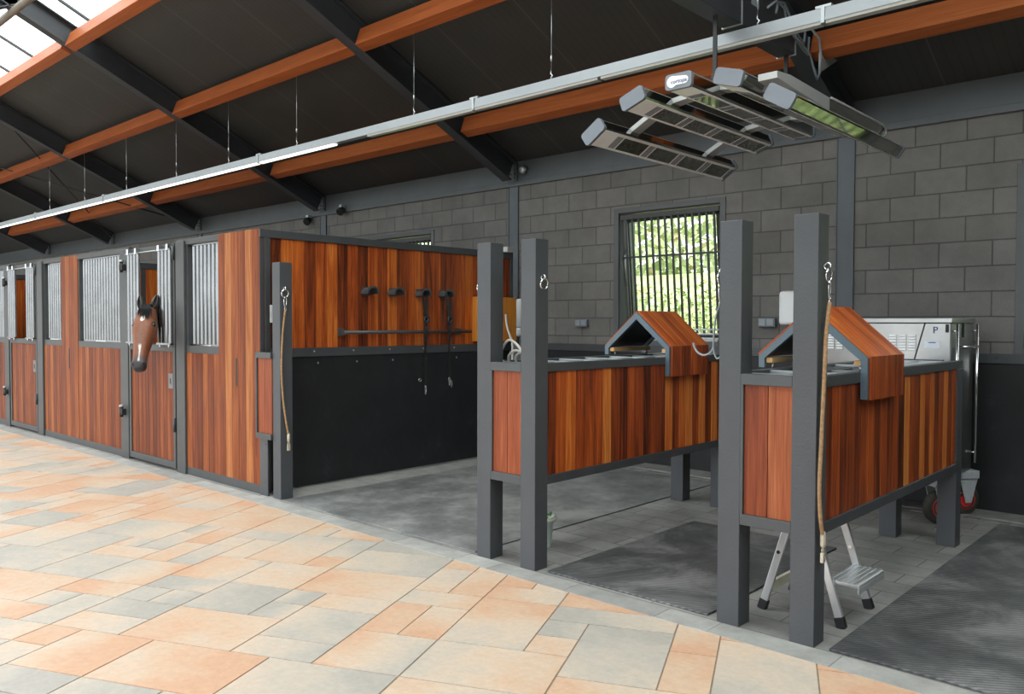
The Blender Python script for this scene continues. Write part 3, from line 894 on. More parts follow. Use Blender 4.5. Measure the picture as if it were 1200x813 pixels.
def divider(name_label, xa, xb, rings, ylegs=6.04):
    """xa,xb outer faces of the four posts"""
    w = .118
    root = thing('grooming_divider', name_label, 'divider', ((xa + xb) / 2, 4.9, 0))
    yf, yb = 3.706, 6.155
    p1 = post(root, xa, yf); p2 = post(root, xb - w, yf)
    for x0 in (xa, xb - w):
        b = MB(); b.box(x0, x0 + w, 6.037, 6.037 + w, 0, 1.20, bev=.003); b.build('leg', 'post', root)
    # end rails sit between the posts, flush with their front; side rails flush with their outer faces
    b = MB()
    for z0, z1 in ((1.203, 1.256), (.513, .566)):
        b.box(xa + w, xb - w, yf, yf + .05, z0, z1, bev=.002)
        b.box(xa + w, xb - w, yb - .05, yb, z0, z1, bev=.002)
        for xo in (xa, xb - .05):
            b.box(xo, xo + .05, yf + w, yb - w if z0 < 1 else yb, z0, z1, bev=.002)
    b.box(xa + w, xa + w + .014, yf, yf + .05, .566, 1.203); 
    b.build('frame', 'steel', root)
    b = MB(); planks(b, (xa + w + .014, yf + .012, .566), (xb - xa - 2 * w - .014, 0, 0), (0, 0, .637), (0, .02, 0), .13, lo=.25, hi=.7); b.build('end_boards', 'wood_end', root)
    b = MB(); planks(b, (xa + w, yb - .032, .566), (xb - xa - 2 * w, 0, 0), (0, 0, .637), (0, .02, 0), .13); b.build('end_boards', 'wood', root)
    for xo in (xa + .010, xb - .030):
        b = MB(); planks(b, (xo, yf + w, .566), (0, yb - yf - 2 * w, 0), (0, 0, .637), (.020, 0, 0), .098, pick=PICK if xo > xa + .1 else None); b.build('side_boards', 'wood', root)
    b = MB(); b.box(xa + .03, xb - .03, yf + .05, yb - .05, .53, .55); b.build('bottom_plate', 'black', root)
    # trays sunk into the top, with narrow cross straps
    b = MB(); b.box(xa + .05, xb - .05, yf + w, yb - .05, 1.20, 1.215); b.box(xa + w, xb - w, yf + .05, yf + w, 1.20, 1.215); b.build('tray', 'bluegrey', root)
    b = MB()
    y = yf + .16
    while y < yb - .1:
        b.box(xa + .05, xb - .05, y, y + .035, 1.215, 1.252, bev=.002); y += .30
    b.box((xa + xb) / 2 - .015, (xa + xb) / 2 + .015, yf + .06, yb - .06, 1.215, 1.25, bev=.002)
    b.build('tray_strap', 'galv_dull', root)
    for c, n in rings: tie_ring(root, c, n)
    return root
PICK = {0: .12, 1: .62, 2: .78, 3: .30, 4: .42, 5: .35, 6: .88, 7: .30, 8: .10, 9: .40, 10: .30, 11: .08, 12: .28}
divider('left grooming divider of dark red boards with a hose coiled on its tray', -3.722, -3.228, [((-3.228, 3.755, 1.775), (1, 0, 0)), ((-3.722, 3.765, 1.765), (-1, 0, 0))])
PICK = {0: .15, 1: .4, 2: .18, 3: .3, 4: .12, 5: .34, 6: .5, 7: .22, 8: .45, 9: .2, 10: .42, 11: .05}
divider('right grooming divider of dark red boards standing over a step ladder', -2.012, -1.516, [((-1.516, 3.765, 1.765), (1, 0, 0)), ((-2.012, 3.765, 1.765), (-1, 0, 0))])

def hood(label, xa, xb, ya, yb):
    xm = (xa + xb) / 2; za, zs, zd = 1.585, 1.328, 1.118
    root = thing('gabled_hood', label, 'hood', (xm, (ya + yb) / 2, 1.256))
    t = .028
    for y0 in (ya, yb - .03):
        b = MB()
        outer = [(xb, zd), (xb, zs), (xm, za), (xa, zs), (xa, 1.262)]
        d = .042
        inner = [(xa + d * .8, 1.262), (xa + d * .8, zs - d * .35), (xm, za - d * 1.25), (xb - d * .8, zs - d * .35), (xb - d * .8, zd)]
        n = 5
        O = outer; I_ = inner[::-1]
        for k in range(4):
            b.prism([(O[k][0], y0, O[k][1]), (O[k + 1][0], y0, O[k + 1][1]), (I_[k + 1][0], y0, I_[k + 1][1]), (I_[k][0], y0, I_[k][1])], (0, .03, 0))
        b.build('gable_frame', 'bluegrey', root)
    # boards: two roof slopes and the apron hanging down outside the right-hand side
    dy = yb - ya
    for side in (1, -1):
        xe = xb if side == 1 else xa
        al = V((xe - xm, 0, zs - za)); nn = V((al.z, 0, -al.x)).normalized() * (1 if side == -1 else -1)
        nn = V((-al.z, 0, al.x)).normalized() if side == 1 else V((al.z, 0, -al.x)).normalized()
        b = MB(); planks(b, V((xm, ya - .002 + .02, za)) , (0, dy - .016, 0), al * 1.015, nn * .016, .105, lo=.38, hi=.78); b.build('roof_boards', 'wood', root)
        b = MB(); o = V((xm, ya + .03, za)) - nn * .012 - V((0, 0, .0)); b.obox(o, (0, dy - .06, 0), al, nn * .008); b.build('lining', 'black', root)
    b = MB(); planks(b, (xb, ya + .018, zd - .004), (0, dy - .016, 0), (0, 0, zs - zd + .014), (.016, 0, 0), .13, lo=.1, hi=.5); b.build('apron_boards', 'wood', root)
    for x0 in (xa + .036, xb - .072):
        b = MB(); b.obox((x0, ya + .015, 1.287), (.036, 0, 0), (0, dy - .03, 0), (0, 0, .028), (.5, .5, R.random()), 1, .003); b.build('wooden_rail', 'beige_wood', root)
        b = MB(); b.cyl((x0 + .018, ya + .06, 1.256), (x0 + .018, ya + .06, 1.288), .006, 8); b.cyl((x0 + .018, yb - .06, 1.256), (x0 + .018, yb - .06, 1.288), .006, 8); b.build('stud', 'chrome', root)
hood('wooden gabled hood over the left divider, in front of the barred window', -3.772, -3.197, 5.15, 5.69)
hood('wooden gabled hood over the right divider, in front of the steel cabinet', -2.066, -1.482, 4.25, 4.765)

# standing post beside the stall corner
root = thing('tether_post', 'free-standing square grey post at the stall corner', 'post', (-6.152, 3.795, 0))
b = MB(); b.box(-6.212, -6.094, 3.735, 3.853, 0, 2.008, bev=.003); b.build('post', 'post', root)
tie_ring(root, (-6.094, 3.770, 1.785), (1, 0, 0))

# lead ropes on the posts
def smooth(pts, n=6):
    P = [V(p) for p in pts]; out = []
    for i in range(len(P) - 1):
        p0, p1, p2, p3 = P[max(i - 1, 0)], P[i], P[i + 1], P[min(i + 2, len(P) - 1)]
        for k in range(n):
            t = k / n
            out.append(.5 * ((2 * p1) + (p2 - p0) * t + (2 * p0 - 5 * p1 + 4 * p2 - p3) * t * t + (3 * p1 - p0 - 3 * p2 + p3) * t ** 3))
    out.append(P[-1]); return out
def snap(mb, p, s_=1.):
    """carabiner: tall oval with swivel eye below, top at p"""
    p = V(p); a = V((0, 1, 0)); z = V((0, 0, 1)); pts = []
    for k in range(22):
        t = 2 * PI * k / 22
        pts.append(p + z * (-.045 * s_ + .045 * s_ * math.cos(t)) + a * (.012 * s_ * math.sin(t) * (1.25 - .5 * (1 - math.cos(t)) / 2)))
    mb.tube(pts, .0038 * s_, 7, closed=True)
    mb.ring(p - z * .100 * s_, .009 * s_, .003 * s_, a, z, 12)
def lead(label, top, pts, r=.0085, mat='rope'):
    root = thing('lead_rope', label, 'rope', top)
    b = MB(); snap(b, top); b.build('carabiner', 'chrome', root)
    b = MB(); b.tube(smooth(pts), r, 8); b.build('rope', mat, root)
    e = V(pts[-1])
    b = MB(); b.lathe(e, (0, 0, -1), [(.010, -.02), (.013, 0), (.013, .045), (.008, .055)], 12); b.ring(e + V((0, 0, -.068)), .010, .004, (0, 1, 0), (0, 0, 1), 12)
    b.box(e.x - .008, e.x + .008, e.y - .014, e.y + .014, e.z - .125, e.z - .078, bev=.003)
    b.build('snap_hook', 'rope_dirty', root)
lead('tan lead rope hanging from the free-standing post at the stall corner', (-6.066, 3.770, 1.715),
     [(-6.066, 3.770, 1.61), (-6.072, 3.752, 1.45), (-6.074, 3.738, 1.25), (-6.074, 3.736, 1.05), (-6.072, 3.75, .84), (-6.068, 3.775, .65), (-6.066, 3.795, .545)])
lead('tan lead rope hanging down the front right post of the right divider', (-1.486, 3.765, 1.70),
     [(-1.486, 3.765, 1.60), (-1.488, 3.735, 1.45), (-1.49, 3.720, 1.2), (-1.492, 3.705, .95), (-1.492, 3.690, .75), (-1.490, 3.705, .60), (-1.488, 3.730, .525)], .0095)
root = thing('grey_lead', 'grey rubber lead with curled ends hanging behind the right divider\'s left post', 'rope', (-2.04, 3.77, 1.70))
b = MB(); snap(b, (-2.042, 3.765, 1.70)); b.build('carabiner', 'chrome', root)
b = MB(); b.tube(smooth([(-2.045, 3.77, 1.60), (-2.068, 3.77, 1.53), (-2.078, 3.77, 1.43), (-2.078, 3.77, 1.37), (-2.062, 3.77, 1.325), (-2.040, 3.77, 1.335), (-2.030, 3.77, 1.38)]), .0048, 8); b.build('strap', 'hose_g', root)
b = MB(); b.tube(smooth([(-2.080, 3.775, 1.385), (-2.10, 3.775, 1.352), (-2.135, 3.775, 1.338), (-2.17, 3.775, 1.350), (-2.19, 3.775, 1.375), (-2.198, 3.775, 1.40)]), .0055, 8); b.build('strap', 'hose_g', root)

# coiled white hose on the left divider tray, dropping from the wall tap
b = MB()
b.tube(smooth([(-3.66, 3.92, 1.225), (-3.665, 3.87, 1.27), (-3.645, 3.86, 1.34), (-3.585, 3.86, 1.392), (-3.51, 3.86, 1.358), (-3.455, 3.87, 1.28), (-3.43, 3.90, 1.225)]), .0085, 8)
b.tube(smooth([(-3.65, 3.93, 1.225), (-3.615, 3.89, 1.29), (-3.55, 3.88, 1.325), (-3.49, 3.88, 1.315), (-3.44, 3.90, 1.27), (-3.42, 3.94, 1.225)]), .0085, 8)
b.tube(smooth([(-3.585, 3.94, 1.225), (-3.565, 3.90, 1.28), (-3.51, 3.89, 1.315), (-3.45, 3.90, 1.30), (-3.41, 3.94, 1.225)]), .0085, 8)
tag(b.build('hose', 'hose_w', loc=(-3.5, 4.1, 1.225)), 'white hose looped on the front of the left divider tray', 'hose')

# rubber mats -----------------------------------------------------------------------
b = MB(); b.box(-6.07, -3.775, 3.745, 6.93, 0, .010, bev=.004); tag(b.build('rubber_mat', 'mat_worn', loc=(-4.9, 5.2, 0)), 'worn grey rubber mat on the bay floor beside the tack wall', 'mat')
b = MB(); b.box(-3.165, -2.085, 3.745, 5.46, 0, .012, bev=.004); tag(b.build('rubber_mat', 'mat', loc=(-2.6, 4.5, 0)), 'small dark rubber mat between the two grooming dividers', 'mat')
b = MB(); b.box(-1.452, 2.4, 3.725, 6.95, 0, .012, bev=.004); tag(b.build('rubber_mat', 'mat', loc=(-1, 5., 0)), 'large ribbed rubber mat at the bottom right corner', 'mat')

# ------------------------------------------------------------------ stall block
SY = 3.756
def profile_grille(x0, x1, y, z0, z1, parent, rails=True):
    b = MB(); n = max(3, round((x1 - x0) / .0785)); w = (x1 - x0) / n
    for k in range(n):
        xa = x0 + k * w
        # folded galvanised slat: flat face, angled return
        P = [(xa + .003, y + .012), (xa + .010, y - .002), (xa + .024, y - .014), (xa + w * .52, y - .016), (xa + w * .72, y - .004), (xa + w - .017, y + .014), (xa + w - .021, y + .017), (xa + w * .75, y + .002), (xa + w * .52, y - .011), (xa + .026, y - .009), (xa + .014, y + .002), (xa + .007, y + .014)]
        b.prism([(p, q, z0) for p, q in P], (0, 0, z1 - z0))
    if rails:
        b.box(x0, x1, y - .022, y + .010, z0 - .012, z0 + .006); b.box(x0, x1, y - .02, y + .010, z1 - .01, z1 + .006)
    return b.build('grille', 'slat', parent)

def door(label, x0, x1):
    """swing door between x0 (hinge side left) and x1, two sliding grille wings in its upper half"""
    root = thing('stall_door', label, 'door', ((x0 + x1) / 2, SY, 0))
    b = MB(); y0, y1 = SY - .012, SY + .04
    b.box(x0, x0 + .045, y0, y1, .03, 2.29, bev=.003); b.box(x1 - .045, x1, y0, y1, .03, 2.29, bev=.003)
    b.box(x0 + .045, x1 - .045, y0, y1, .03, .095, bev=.002); b.box(x0 + .045, x1 - .045, y0, y1, 1.205, 1.272, bev=.002); b.box(x0 + .045, x1 - .045, y0, y1, 2.24, 2.29, bev=.002)
    b.build('door_frame', 'steel_front', root)
    b = MB(); planks(b, (x0 + .045, SY + .002, .095), (x1 - x0 - .09, 0, 0), (0, 0, 1.11), (0, .02, 0), .085, lo=.1, hi=.6); b.build('boards', 'wood_front', root)
    w = x1 - x0; g = .335
    for a, c in ((x0 + .02, x0 + g), (x1 - g, x1 - .02)):
        gr = profile_grille(a, c, SY - .030, 1.285, 2.235, root)
        h = MB()
        for q in (.12, .75):
            xx = a + (c - a) * q
            h.box(xx, xx + .045, SY - .055, SY - .012, 2.225, 2.285, bev=.003)
            h.cyl((xx + .02, SY - .035, 1.245), (xx + .02, SY - .035, 1.285), .010, 8)
        h.build('roller', 'chrome', gr)
    b = MB(); b.cyl((x0 + .03, SY - .034, 2.236), (x1 - .03, SY - .034, 2.236), .007, 8); b.build('slide_rod', 'galv_dull', root)
    b = MB(); b.box(x1 - .145, x1 - .045, SY - .016, SY, .83, .985, bev=.004)
    b.build('latch_plate', 'plate', root)
    b = MB(); b.box(x1 - .105, x1 - .085, SY - .019, SY - .012, .88, .935, bev=.002); b.build('latch_slot', 'black', root)
    for z in (.40, 2.12):
        b = MB(); b.cyl((x1 + .004, SY - .028, z), (x1 + .004, SY - .028, z + .14), .013, 10); b.build('hinge', 'steel', root)
    return root

def front(label, x0, x1, posts, grilles, pillar, boards_y=SY):
    root = thing('stall_front', label, 'partition', ((x0 + x1) / 2, SY, 0))
    b = MB()
    b.box(x0, x1, SY, SY + .05, 0, .078, bev=.003); b.build('base_rail', 'steel_front', root); b = MB()
    b.box(x0, x1, SY, SY + .06, 2.262, 2.318, bev=.003)            # head rail
    b.build('head_rail', 'steel_front', root)
    for a, c in grilles:
        b = MB(); b.box(a, c, SY + .004, SY + .06, 1.203, 1.272, bev=.002); b.build('middle_rail', 'steel_front', root)
    for a, c in posts:
        b = MB(); b.box(a, c, SY - .018, SY + .09, 0, 2.30, bev=.004); b.build('post', 'steel_front', root)
    for a, c in grilles:
        b = MB(); b.box(a, a + .028, SY + .01, SY + .06, 1.272, 2.262); 
        b.build('jamb', 'steel', root)
        profile_grille(a + .028, c, SY + .056, 1.285, 2.255, root)
        b = MB(); planks(b, (a, SY + .004, .078), (c - a, 0, 0), (0, 0, 1.125), (0, .022, 0), .105, lo=.05, hi=.75); b.build('boards', 'wood_front', root)
        b = MB(); b.box((a + c) / 2 - .18, (a + c) / 2 + .12, SY + .03, SY + .04, 1.274, 1.286, bev=.002); b.build('catch', 'chrome', root)
    if pillar:
        a, c = pillar
        b = MB(); planks(b, (a, SY - .001, .078), (c - a, 0, 0), (0, 0, 2.24), (0, .11, 0), .125, lo=.3, hi=1.); b.build('pillar_boards', 'wood_front', root)
        b = MB(); s0 = a + (c - a) * (.47 if c < -8 else .45)
        b.box(s0 - .012, s0 + .012, SY - .004, SY - .0005, .925, 1.178); b.build('slot', 'black', root)
    return root
front('nearest stall front with wide board pillar, right of the horse', -8.012, -6.450, [(-8.012, -7.832)], [(-7.832, -7.180)], (-7.180, -6.452))
door('stall door with the horse looking out between its grille wings', -9.152, -8.050)
front('middle stall front with board pillar and slatted grilles both sides', -12.060, -9.157, [(-9.36, -9.165), (-12.06, -11.86)], [(-10.655, -9.365), (-11.855, -11.215)], (-11.212, -10.658))
door('farther stall door, empty, near the left picture edge', -13.215, -12.095)
front('farthest stall front cut by the left picture edge', -16.2, -13.25, [(-13.44, -13.25)], [(-14.55, -13.445), (-16.2, -15.15)], (-15.15, -14.55))

# hinge blocks and padlocks on posts
for x, z, lab in ((-9.26, .515, 'black padlocked bolt low on the post left of the horse door'), (-9.225, 2.10, 'black top hinge block beside the horse door'),
                  (-13.33, .50, 'black padlocked bolt low on the post left of the empty door'), (-13.30, 2.06, 'black top hinge block left of the empty door')):
    root = thing('hinge_block', lab, 'hinge', (x, SY - .018, z))
    b = MB(); b.box(x - .045, x + .035, SY - .065, SY - .016, z - .035, z + .035, bev=.008)
    b.cyl((x, SY - .055, z - .055), (x, SY - .055, z + .06), .018, 12); b.build('block', 'black', root)
    b = MB(); b.lathe((x, SY - .055, z + .055), (0, 0, 1), [(.024, 0), (.024, .02), (.014, .025)], 12); b.build('cap', 'galv_dull', root)

# tack wall (right flank of the stall block)
def tack_wall():
    root = thing('tack_wall', 'board and black rubber partition wall with rail and bridle holders', 'partition', (-6.45, 5.4, 0))
    x0, x1 = -6.50, -6.45; ya, yb = SY, 6.995
    b = MB()
    b.box(x0, x1 + .012, ya, yb, 2.243, 2.312, bev=.003)
    b.box(x0, x1 + .012, ya + .10, yb, 1.190, 1.270, bev=.003)
    b.box(x0, x1 + .012, yb - .04, yb, .02, 2.245, bev=.003)
    yy = 4.3
    b.build('frame', 'steel', root)
    b = MB(); b.box(x0, x1 + .002, ya + .002, ya + .042, .0, 2.243, bev=.003); b.box(x0, x1 + .012, ya + .048, ya + .10, .0, 2.243, bev=.003); b.build('corner_post', 'steel', root)
    b = MB(); planks(b, (x0 + .015, ya + .10, 1.270), (0, yb - ya - .14, 0), (0, 0, .973), (.03, 0, 0), .117, lo=.05, hi=.82); b.build('upper_boards', 'wood', root)
    b = MB(); b.box(x0 + .015, x1 - .002, ya + .10, yb - .04, .012, 1.19); b.build('rubber_panel', 'rubber', root)
    b = MB()
    while yy < 6.8:
        b.lathe((x1 + .012, yy, 1.238), (1, 0, 0), [(.009, 0), (.009, .003), (.005, .006)], 10)
        b.lathe((x1 - .002, yy + .05, 1.13), (1, 0, 0), [(.010, 0), (.009, .002)], 10); pass
        yy += .44
    b.build('screw', 'galv_dull', root)
    return root
tack_wall()

# short gate between the corner and the free-standing post
root = thing('corner_panel', 'narrow board panel closing the gap between stall corner and post', 'panel', (-6.32, 3.72, .5))
b = MB()
b.box(-6.46, -6.214, 3.715, 3.752, 1.195, 1.245, bev=.002); b.box(-6.46, -6.214, 3.715, 3.752, .50, .548, bev=.002); b.box(-6.46, -6.440, 3.715, 3.752, .548, 1.195)
b.build('frame', 'steel_front', root)
b = MB(); planks(b, (-6.44, 3.728, .548), (.225, 0, 0), (0, 0, .647), (0, .018, 0), .112, lo=.2, hi=.5); b.build('boards', 'wood_end', root)
b = MB(); b.box(-6.425, -6.30, 3.735, 3.75, .0, .50, bev=.003)
b.lathe((-6.335, 3.735, .12), (0, -1, 0), [(.008, 0), (.008, .004)], 8); b.lathe((-6.335, 3.735, .45), (0, -1, 0), [(.008, 0), (.008, .004)], 8); b.build('stanchion', 'steel', root)

b = MB(); b.box(-6.444, -6.436, 3.846, 3.90, 1.50, 1.655, bev=.003)
tag(b.build('name_plate', 'white_plastic', loc=(-6.437, 3.83, 1.5)), 'small blank white plate on the tack wall behind the corner post', 'plate')

# bridle holders, rail, leads ------------------------------------------------------
hy = [4.905, 5.232, 5.585, 5.905]
hl = ['empty', 'empty', 'lead', 'lead']
for k, y in enumerate(hy):
    lab = ['black bridle holder on the tack wall, first from the left, empty', 'black bridle holder on the tack wall, second from the left, empty',
           'black bridle holder, third from the left, lead hanging on it', 'black bridle holder, fourth from the left, lead hanging on it'][k]
    z = 1.815
    root = thing('bridle_holder', lab, 'hook', (-6.45, y, z))
    b = MB(); pr_ = []
    for q in range(9):
        a = math.radians(180 - q * 22.5); pr_.append((y + .070 * math.cos(a), z - .035 + .062 * math.sin(a)))
    for q in range(9):
        a = math.radians(q * 22.5); pr_.append((y + .062 * math.cos(a), z - .035 + .053 * math.sin(a)))
    pr_ = pr_
    n = 9
    for q in range(8):
        o1, o2 = pr_[q], pr_[q + 1]; i1, i2 = pr_[17 - q], pr_[16 - q]
        b.prism([(-6.452, o1[0], o1[1]), (-6.452, o2[0], o2[1]), (-6.452, i2[0], i2[1]), (-6.452, i1[0], i1[1])], (.105, 0, 0))
    b.build('saddle', 'steel', root)
    b = MB()
    for q in range(8):
        t0, t1 = math.radians(q * 22.5), math.radians(q * 22.5 + 22.5)
        b.prism([(-6.350, y + rr_ * math.cos(t_), z - .035 + rr_ * 1.05 * math.sin(t_)) for rr_, t_ in ((.074, t0), (.074, t1), (.056, t1), (.056, t0))], (.012, 0, 0))
    b.build('lip', 'steel', root)
    b = MB(); b.box(-6.452, -6.446, y - .05, y + .05, z - .05, z + .035, bev=.002); b.build('back_plate', 'steel', root)
for k, (zb, zm, lab) in enumerate(((.745, .93, 'black leather lead with silver snap, knotted, on the third holder'), (.815, .9, 'black leather lead with twin snaps, knotted, on the fourth holder'))):
    y = hy[2 + k] + (.0 if k == 0 else .012); x = -6.375
    root = thing('leather_lead', lab, 'strap', (x, y, 1.84))
    b = MB()
    def strap(pts, w=.014, t=.003):
        P = smooth(pts, 5)
        for i in range(len(P) - 1):
            d = P[i + 1] - P[i]
            b.obox(P[i] + V((-t / 2, -w, 0)), (t, 0, 0), (0, 2 * w, 0), d)
    strap([(x, y - .035, 1.835), (x + .01, y - .02, 1.72), (x + .02, y - .012, 1.60), (x + .02, y - .004, 1.50)])
    strap([(x, y + .03, 1.835), (x + .01, y + .022, 1.72), (x + .02, y + .008, 1.60), (x + .02, y, 1.50)])
    strap([(x, y - .035, 1.835), (x, y, 1.853), (x, y + .03, 1.835)])
    strap([(x + .02, y - .008, 1.50), (x + .03, y - .012, 1.40), (x + .02, y - .006, 1.2), (x + .01, y + .004, 1.0), (x + .01, y + .006, zb + .10)], .012)
    strap([(x + .02, y + .006, 1.50), (x + .03, y + .010, 1.40), (x + .01, y - .004, 1.2), (x + .0, y - .05, 1.0), (x + .0, y - .062, zm)] if k == 0 else
          [(x + .02, y + .006, 1.50), (x + .03, y + .010, 1.40), (x + .01, y - .004, 1.2), (x, y + .03, 1.0), (x, y + .045, zb + .07)], .010)
    b.build('strap', 'leather', root)
    b = MB(); b.tube(smooth([(x + .02, y - .018, 1.49), (x + .035, y + .01, 1.51), (x + .04, y + .022, 1.545), (x + .025, y - .004, 1.565), (x + .03, y - .026, 1.53), (x + .04, y + .004, 1.49)]), .014, 8); b.build('knot', 'leather', root)
    b = MB()
    snap(b, (x + .01, y + .006, zb + .11), .8)
    if k == 0: b.ring((x, y - .062, zm - .012), .016, .004, (0, 1, 0), (0, 0, 1), 14)
    else: snap(b, (x, y + .048, zb + .08), .7)
    b.build('snap_hook', 'chrome', root)
root = thing('tack_rail', 'long thin grey steel rail mounted across the tack wall', 'rail', (-6.40, 5.43, 1.41))
b = MB(); b.cyl((-6.395, 4.60, 1.41), (-6.395, 6.27, 1.41), .017, 14); b.build('bar', 'steel', root)
for y in (4.60, 6.12):
    b = MB(); b.box(-6.452, -6.440, y - .03, y + .03, 1.375, 1.45, bev=.003); b.box(-6.44, -6.385, y - .006, y + .006, 1.385, 1.435, bev=.002); b.build('bracket', 'steel', root)

# bright wooden cabinet at the end of the tack wall
root = thing('wall_cabinet', 'bright orange wooden cabinet fixed at the far end of the tack wall', 'cabinet', (-6.36, 6.6, 1.28))
b = MB(); planks(b, (-6.448, 6.34, 1.30), (0, .56, 0), (0, 0, .49), (.15, 0, 0), .14, lo=.3, hi=.8); b.build('body', 'orange_wood', root)
b = MB(); b.lathe((-6.296, 6.86, 1.79), (1, 0, 0), [(.01, 0), (.012, .012)], 10); b.build('knob', 'chrome', root)
b = MB(); b.tube(smooth([(-6.30, 6.72, 1.60), (-6.28, 6.73, 1.45), (-6.24, 6.74, 1.34), (-6.22, 6.75, 1.22), (-6.24, 6.74, .8), (-6.3, 6.72, .4), (-6.3, 6.6, .035), (-6.1, 6.5, .03)]), .013, 8)
tag(b.build('hose', 'hose_w', loc=(-6.30, 6.72, 1.60)), 'beige hose hanging beside the orange cabinet at the tack wall end', 'hose')
b = MB(); b.box(-6.47, -6.38, 6.84, 6.95, 2.312, 2.372, bev=.004)
tag(b.build('junction_box', 'light_grey', loc=(-6.43, 6.9, 2.312)), 'small pale box sitting on top of the tack wall end', 'box')

# wall fittings -----------------------------------------------------------------
for x, z, lab in ((-5.727, 1.505, 'grey double wall socket left of the barred window'), (-3.504, 1.513, 'grey double wall socket between the right divider posts')):
    root = thing('wall_socket', lab, 'socket', (x, YW, z))
    b = MB(); b.box(x - .085, x + .085, YW - .045, YW, z - .042, z + .042, bev=.006); b.build('box', 'grey_plastic', root)
    for s_ in (-1, 1):
        b = MB(); b.box(x + s_ * .040 - .033, x + s_ * .040 + .033, YW - .052, YW - .044, z - .032, z + .032, bev=.004); b.build('flap', 'hose_g', root)
root = thing('soap_dispenser', 'white cylindrical dispenser on the block wall behind the left divider', 'dispenser', (-6.62, YW - .08, 1.34))
b = MB(); b.lathe((-6.60, YW - .075, 1.45), (0, 0, 1), [(.055, 0), (.068, .01), (.068, .33), (.055, .345)], 24); b.build('body', 'white_plastic', root)
b = MB(); b.lathe((-6.60, YW - .075, 1.34), (0, 0, 1), [(.045, 0), (.066, .015), (.066, .095), (.058, .105)], 24); b.build('cup', 'white_plastic', root)
root = thing('wall_heater', 'white rounded appliance on the block wall behind the right divider', 'appliance', (-3.2, YW - .08, 1.5))
b = MB(); b.box(-3.345, -3.06, YW - .14, YW, 1.49, 1.805, bev=.03); b.build('casing', 'white_plastic', root)
b = MB(); b.cyl((-3.30, YW - .05, 1.27), (-3.30, YW - .05, 1.50), .010, 8); b.cyl((-3.20, YW - .05, 1.27), (-3.20, YW - .05, 1.50), .010, 8); b.build('pipe', 'galv_dull', root)

# ------------------------------------------------------------------ stainless cabinet on wheels
def cabinet():
    X0, X1, Ya, Yb, Z0, Z1 = -2.80, -1.70, 6.56, 7.18, .36, 1.545
    root = thing('steel_trolley', 'stainless steel wheeled cabinet marked P behind the right divider', 'trolley', ((X0 + X1) / 2, (Ya + Yb) / 2, 0))
    b = MB(); b.box(X0, X1, Ya, Yb, Z0, Z1 - .035, bev=.006); b.build('body', 'stainless', root)
    b = MB(); b.box(X0 - .012, X1 + .012, Ya - .015, Yb + .01, Z1 - .035, Z1, bev=.004); b.build('lid', 'stainless', root)
    b = MB(); b.obox((-1.955, Ya - .006, 1.22), (.008, 0, 0), (0, .004, 0), (.075, 0, .29)); b.build('door_gap', 'black', root)
    b = MB()
    for x0 in (-2.128, -2.058, -1.990, -2.60, -2.53):
        for q in range(6):
            zz = 1.300 + q * .021
            b.obox((x0, Ya - .004, zz), (.052, 0, 0), (0, -.010, .004), (0, .006, .013), bev=.001)
    b.build('louvre', 'white_plastic', root)
    letters('P', .070, (-1.805, Ya - .004, 1.455), (1, 0, 0), (0, 0, 1), 'navy', root, label='dark blue letter P')
    b = MB(); b.box(-1.88, -1.77, Ya - .004, Ya - .0005, 1.325, 1.380); b.build('sticker', 'label_white', root)
    b = MB(); b.box(-1.85, -1.80, Ya - .0055, Ya - .0035, 1.362, 1.368); b.build('printed_line', 'navy', root)
    b = MB(); b.box(-1.735, -1.715, Ya - .012, Ya, 1.44, 1.50, bev=.004); b.box(X1, X1 + .010, Ya + .30, Ya + .33, 1.40, 1.52, bev=.002); b.build('latch', 'black', root)
    b = MB()
    for y in (Ya + .03, Yb - .03): b.cyl((X1 + .035, y, .42), (X1 + .035, y, 1.50), .011, 10)
    b.cyl((X1 + .035, Ya + .03, 1.33), (X1 + .035, Yb - .03, 1.33), .011, 10)
    for y in (Ya + .03, Yb - .03):
        for z in (.5, 1.45): b.cyl((X1, y, z), (X1 + .035, y, z), .008, 8)
    b.build('push_handle', 'chrome', root)
    for x, y in ((-1.80, 6.70), (-1.74, 7.14), (-2.65, 6.70), (-2.65, 7.14)):
        # castor with steel fork, wheel axis roughly along the diagonal
        ax = V((.80, -.60, 0)); fwd = V((.60, .80, 0)); r = .125; c = V((x, y, r))
        cs = bpy.data.objects.new('castor', None); COL.objects.link(cs); cs.parent = root; cs.location = V((x, y, 0)) - root.location
        w = MB(); w.lathe(c - ax * .035, ax, [(.075, 0), (.105, .002), (.121, .014), (.125, .030), (.125, .040), (.121, .056), (.105, .068), (.075, .070)], 36); w.build('tyre', 'tyre', cs)
        w = MB(); w.lathe(c - ax * .037, ax, [(.030, -.004), (.062, .004), (.077, .0), (.077, .074), (.062, .070), (.030, .078)], 28); w.build('rim', 'red', cs)
        w = MB()
        for s_ in (-1, 1):
            o = c + ax * (s_ * .052)
            w.prism([o + fwd * -.025 + V((0, 0, -.02)), o + fwd * .025 + V((0, 0, -.02)), o + fwd * .075 + V((0, 0, .165)), o + fwd * -.075 + V((0, 0, .165))], ax * (.006 * s_))
        w.obox(c + ax * -.058 - fwd * .075 + V((0, 0, .160)), ax * .116, fwd * .15, (0, 0, .012))
        w.obox(c + ax * -.075 - fwd * .08 + V((0, 0, .172)), ax * .15, fwd * .16, (0, 0, .062), bev=.006)
        w.cyl(c - ax * .062, c + ax * .062, .012, 10)
        w.build('fork', 'fork', cs)
cabinet()

